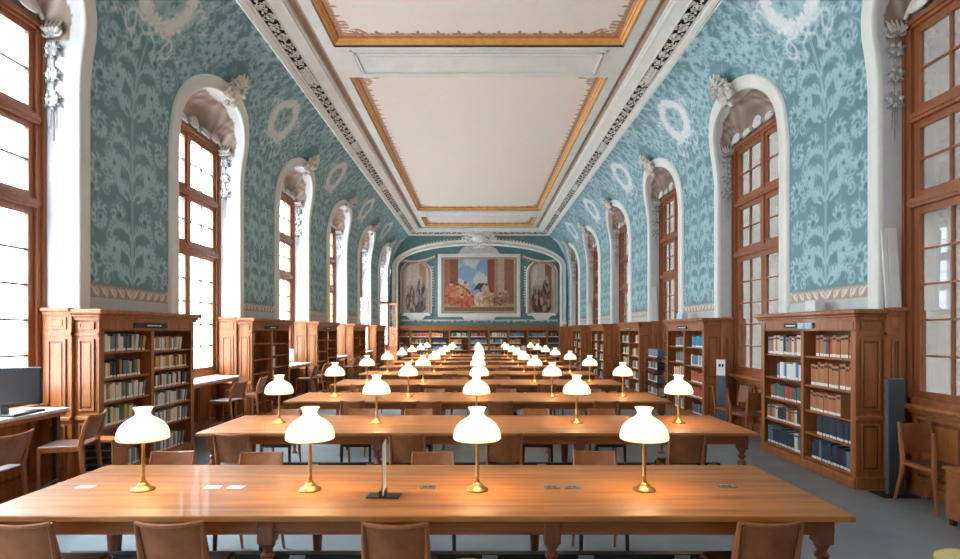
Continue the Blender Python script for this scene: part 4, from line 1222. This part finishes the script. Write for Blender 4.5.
# monitor and keyboard on the nearest left counter
def monitor(loc, rz, w, h, mat, label, name='computer_monitor'):
    r = empty(name, loc, rz, label=label, cat='monitor')
    b = MB(); b.box(-w/2, w/2, -.02, .02, .09, .09+h, 'black', ch=.006); b.build('screen_housing', r)
    b = MB(); b.box(-w/2+.014, w/2-.014, -.023, -.02, .105, .075+h, mat); b.build('screen', r)
    b = MB(); b.box(-.03, .03, .0, .03, 0, .2, 'black'); b.box(-.12, .12, -.07, .09, 0, .012, 'black', ch=.003); b.build('stand', r)
    return r
monitor((-4.53, 5.34, .97), .35, .60, .36, 'screen', 'dark computer monitor on the nearest left counter')
r = empty('keyboard', (-4.40, 5.40, .97), Q+.1, label='slim dark keyboard in front of the dark monitor on the counter', cat='keyboard')
b = MB(); b.box(-.22, .22, -.07, .07, 0, .018, 'black', ch=.004); b.build('body', r)
b = MB()
for i in range(14):
    for j in range(4): b.box(-.205+i*.0295, -.18+i*.0295, -.055+j*.03, -.03+j*.03, .018, .023, 'screen')
b.build('keys', r)
monitor((-4.58, 13.1, .97), .25, .50, .30, 'lcd', 'small lit screen on the third left counter')

# right side: chairs under the windows
def armchair():
    r = empty('armchair'); w = .50; h = w/2; seat = .44
    b = MB(); b.box(-h+.02, h-.02, -.2, .22, seat-.025, seat, 'seat_leather', ch=.006); b.build('seat', r)
    b = MB(); curved_panel(b, .38, seat+.07, .80, -.22, -.27, .016, 'chair_leather', .04, .0); b.build('backrest', r)
    b = MB(); b.tube([(-h, .22, seat-.03), (h, .22, seat-.03)], .02, 'chair_wood', 6); b.tube([(-h+.03, -.2, seat-.03), (h-.03, -.2, seat-.03)], .02, 'chair_wood', 6)
    for s in (-1, 1): b.tube([(s*h, .22, seat-.03), (s*(h-.03), -.2, seat-.03)], .02, 'chair_wood', 6)
    b.build('seat_frame', r)
    for s in (-1, 1):
        b = MB(); b.tube([(s*(h+.01), .26, 0), (s*h, .225, seat-.12), (s*h, .22, seat-.02)], [.016, .025, .032], 'chair_wood', 6); b.build('leg', r)
        b = MB(); b.tube([(s*(h-.01), -.30, 0), (s*(h-.03), -.22, seat-.12), (s*(h-.04), -.21, seat), (s*(h-.04), -.27, .82)], [.016, .025, .032, .018], 'chair_wood', 6); b.build('leg', r)
        b = MB(); b.tube([(s*h, .22, seat-.04), (s*(h+.02), .235, .58), (s*(h+.06), .26, .79)], [.032, .025, .018], 'chair_wood', 6); b.build('arm_post', r)
    return Proto(r)
AC = armchair()
def ac(x, y, rz, lab): AC((x, y, 0), rz, (.78, .94, 1), label=lab, cat='chair', group='armchairs along the right wall')
ac(4.56, 5.60, PI+.06, 'wooden armchair by the right wall beside the dark grey panel'); ac(4.40, 9.12, .1, 'nearer wooden armchair below the second right window, back to the camera'); ac(4.45, 9.82, Q+.1, 'farther wooden armchair below the second right window')
r = empty('wooden_chest', (4.52, 4.88, 0), 0, label='low brown wooden chest at the right edge, in front of the armchair', cat='chest')
b = MB(); b.box(-.24, .26, -.26, .26, .06, .50, 'chair_wood', ch=.006); b.box(-.26, .28, -.28, .28, .50, .53, 'chair_wood', ch=.006); b.build('body', r)
b = MB(); b.box(-.2, .22, .26, .27, .12, .45, 'chair_leather'); b.box(-.25, -.24, -.2, .2, .12, .45, 'chair_leather'); b.build('side_panel', r)
for px in (-.2, .22):
    for py in (-.22, .22): b = MB(); b.box(px-.02, px+.02, py-.02, py+.02, 0, .06, 'chair_dark'); b.build('foot', r)
def standing_panel(x, y, label, white):
    r = empty('standing_panel', (x, y, 0), -.8 if white else 0, label=label, cat='panel')
    b = MB(); b.box(-.09, .09, -.03, .03, .01, 1.26, 'dark_grey', ch=.008); b.box(-.088, .088, -.034, -.03, .95, 1.25, 'dark_grey'); b.build('body', r)
    b = MB(); b.box(-.19, .19, -.12, .12, 0, .012, 'black'); b.build('base', r)
    if white:
        b = MB(); b.box(-.08, .08, -.04, -.034, .96, 1.25, 'paper'); b.box(-.04, .0, -.043, -.04, 1.12, 1.17, 'black'); b.box(.015, .05, -.043, -.04, 1.12, 1.17, 'black'); b.build('notice', r)
standing_panel(4.48, 6.04, 'dark grey free-standing panel at the end of the nearest right bookcase', False)
standing_panel(4.42, 10.20, 'grey free-standing panel with a white notice, by second right bookcase', True)
# boards leaning above the panelling
for (j, y) in ((0, PIERS[1]-BW-.045), (2, PIERS[3]-BW-.045), (4, PIERS[5]-BW-.045)):
    b = MB(); b.box(-.055, .055, -.012, .012, 0, .88, 'white', ch=.004); b.box(-.115, -.06, -.010, .010, 0, .86, 'white', ch=.004)
    o = b.build('leaning_board'); o.location = (4.63, y, 2.035); o.rotation_euler = (-.02, -.05, 0)
    tag(o, 'narrow white board leaning on the ledge above the %s right bookcase end' % near[j], 'board', 'white boards on the right ledge')
b = MB(); b.box(-.06, .06, -.11, .11, 0, .15, 'white', ch=.006); b.box(-.062, -.06, -.08, .08, .04, .10, 'paper'); o = b.build('small_box'); o.location = (4.36, 7.28, 2.016); tag(o, 'small white box on top of the nearest right bookcase', 'box')
b = MB(); b.box(-.06, .06, -.16, .16, 0, .13, 'bluewhite', ch=.006); b.box(-.04, .04, -.12, .12, .13, .14, 'white'); o = b.build('small_box'); o.location = (4.26, 11.75, 2.016); tag(o, 'blue and white box on top of the second right bookcase', 'box')
r = empty('globe_light', (4.2, 27.6, 1.99), 0, label='small white globe at the right corner of the end wall', cat='lamp')
b = MB(); b.ell((0, 0, .19), (.13, .13, .13), 'white', seg=16, rings=10); b.build('globe', r); b = MB(); b.lathe([(.06, 0), (.05, .05), (.03, .08)], 'steel', 12); b.build('base', r)
# something has to carry the globe: end pilaster blocks in the far corners
for sx in (-1, 1):
    b = MB(); b.box(sx*4.0, sx*W, YE-1.0, YE-.36, 0, 1.9, 'oak'); b.box(sx*3.95, sx*W, YE-1.05, YE-.36, 1.9, 1.99, 'oak', ch=.01)
    for i in range(2):
        y = YE-.97+i*.31; b.box(sx*3.985, sx*4.0, y, y+.26, .9, 1.75, 'oak_dark'); b.box(sx*3.975, sx*4.0, y+.05, y+.21, .96, 1.69, 'oak', ch=.004)
    o = b.build('trim_%d' % (80+(sx > 0))); tag(o, 'oak panelled corner block beside the %s end of the end wall' % ('left' if sx < 0 else 'right'), 'panelling', kind='structure')

# black book trolley on the right
r = empty('book_trolley', (4.30, 13.35, 0), 0, label='black metal book trolley below the third right window', cat='trolley')
b = MB()
for s in (-1, 1):
    for x in (-.17, .17): b.tube([(x, s*.42, .1), (x, s*.42, 1.2)], .014, 'black', 6)
b.build('trolley_frame', r)
for z in (.25, .55, .85, 1.13):
    b = MB(); b.box(-.19, .19, -.43, .43, z-.015, z, 'black'); b.box(-.19, -.18, -.43, .43, z, z+.03, 'black'); b.build('shelf', r)
for s in (-1, 1):
    for x in (-.17, .17):
        b = MB(); b.lathe([(.05, -.015), (.05, .015)], 'black', 12, Matrix.Translation((x, s*.42, .05)) @ Matrix.Rotation(PI/2, 4, 'Y')); b.build('wheel', r)
for z, hh in ((.25, .2), (.55, .2), (.85, .2), (1.13, .22)):
    y = 12.97
    while y < 13.66:
        t = r_.uniform(.04, .07); c = r_.choice(['black', 'grey', 'slate', 'brown', 'cream'] if z < 1 else ['slate', 'grey'])
        STUFF.box(4.14, 4.3, y, y+t-.002, z, z+hh*r_.uniform(.85, 1), 'bk_'+c); STUFF.box(4.136, 4.14, y+.004, y+t-.005, z+.01, z+.05, 'paper'); y += t
STUFFO = STUFF.build('books'); tag(STUFFO, 'rows of mixed books filling the farther bookcases and end wall shelves', 'books', kind='stuff')

# cream stools at the bottom edge
def pouf(x, y, lab):
    r = empty('round_stool', (x, y, 0), 0, label=lab, cat='stool')
    b = MB(); b.lathe([(.0, .40), (.15, .40), (.165, .42), (.165, .44), (.14, .458), (0, .462)], 'cream', 24); b.build('seat', r)
    for k in range(3):
        a = 2*PI*k/3+.5; b = MB(); b.tube([(.09*math.cos(a), .09*math.sin(a), .40), (.15*math.cos(a), .15*math.sin(a), 0)], .014, 'chair_wood', 6); b.build('leg', r)
pouf(-.06, 3.10, 'cream round stool seat peeping under the nearest table'); pouf(2.84, 3.24, 'cream round stool on the floor at the bottom right corner')

# extra binders low in the nearest left bookcase end (open rack by the second stool)
r = empty('binder_rack', (-4.02, 6.02, 0), 0, label='small low rack of dark files beside the nearest left bookcase', cat='rack')
b = MB(); b.box(-.16, .16, -.12, .12, 0, .03, 'oak'); b.box(-.16, -.145, -.12, .12, 0, .62, 'oak'); b.box(.145, .16, -.12, .12, 0, .62, 'oak'); b.box(-.16, .16, -.12, .12, .6, .62, 'oak'); b.build('body', r)
for k in range(7):
    b = MB(); z = .05+k*.075; b.box(-.14, .14, -.11, .11, z, z+.012, 'steel'); b.box(-.135, .135, -.10, .10, z+.012, z+.05, 'black'); b.build('file_tray', r)

# ------------------------------------------------------------------ outside
def building(x, y0, y1, h, lab, sx=1):
    r = empty('building', (x, (y0+y1)/2, -8), 0, label=lab, cat='building'); L_ = (y1-y0)/2
    b = MB(); b.box(0, 3, -L_, L_, 0, h+8, 'stone'); b.build('facade', r)
    b = MB(); b.box(-.3, 3.2, -L_-.2, L_+.2, h+8, h+8.5, 'stone', ch=.05); b.build('cornice', r)
building(15, 20, 75, 15.5, 'pale stone building seen through the right windows'); building(15, 2, 19.5, 5.9, 'lower stone building seen through the nearest right window')

# ------------------------------------------------------------------ camera, light
cam = bpy.data.cameras.new('camera'); co = bpy.data.objects.new('camera', cam); COL.objects.link(co)
co.location = (0, 0, 1.77); co.rotation_euler = (PI/2, 0, 0)
cam.sensor_width = 36; cam.lens = 36*560/960; cam.shift_x = 1/960; cam.shift_y = 51.5/960; cam.clip_end = 300
S.camera = co

# overcast sky, brighter on the left (sun) side
w = bpy.data.worlds.new('world'); S.world = w; w.use_nodes = True
nt = w.node_tree; N = nt.nodes; L = nt.links; bg = N['Background']
tc = N.new('ShaderNodeTexCoord'); sp = N.new('ShaderNodeSeparateXYZ'); L.new(tc.outputs['Generated'], sp.inputs[0])
no = N.new('ShaderNodeTexNoise'); no.inputs['Scale'].default_value = 3; no.inputs['Detail'].default_value = 5; L.new(tc.outputs['Generated'], no.inputs['Vector'])
cr = N.new('ShaderNodeValToRGB'); cr.color_ramp.elements[0].position = .35; cr.color_ramp.elements[1].position = .62
cr.color_ramp.elements[0].color = (.62, .82, 1, 1); cr.color_ramp.elements[1].color = (.86, .96, 1, 1); L.new(no.outputs['Fac'], cr.inputs[0])
mr = N.new('ShaderNodeMapRange'); mr.inputs['From Min'].default_value = -.7; mr.inputs['From Max'].default_value = .5
mr.inputs['To Min'].default_value = 6.0; mr.inputs['To Max'].default_value = 2.4
L.new(sp.outputs['X'], mr.inputs['Value']); L.new(cr.outputs[0], bg.inputs['Color']); mz = N.new('ShaderNodeMapRange'); mz.interpolation_type = 'SMOOTHSTEP'
mz.inputs['From Min'].default_value = .38; mz.inputs['From Max'].default_value = .85; mz.inputs['To Min'].default_value = 1.0; mz.inputs['To Max'].default_value = 5.5
L.new(sp.outputs['Z'], mz.inputs['Value']); mm_ = N.new('ShaderNodeMath'); mm_.operation = 'MULTIPLY'
L.new(mr.outputs[0], mm_.inputs[0]); L.new(mz.outputs[0], mm_.inputs[1]); L.new(mm_.outputs[0], bg.inputs['Strength'])
# portals help Cycles find the daylight in the window openings
for k, yc in enumerate(BAYS):
    for sx in (-1, 1):
        ld = bpy.data.lights.new('window_portal', 'AREA'); ld.shape = 'RECTANGLE'; ld.size = 4.2; ld.size_y = 2.1; ld.cycles.is_portal = True
        lo = bpy.data.objects.new('window_portal', ld); COL.objects.link(lo); lo.location = (sx*5.05, yc, 3.08); lo.rotation_euler = (0, sx*PI/2, 0)

S.view_settings.view_transform = 'Standard'; S.view_settings.look = 'None'; S.view_settings.gamma = 1; S.view_settings.use_curve_mapping = False
S.view_settings.exposure = 1.6
S.cycles.use_denoising = True
S.cycles.max_bounces = 8; S.cycles.diffuse_bounces = 5; S.cycles.transparent_max_bounces = 12
S.cycles.sample_clamp_indirect = 8
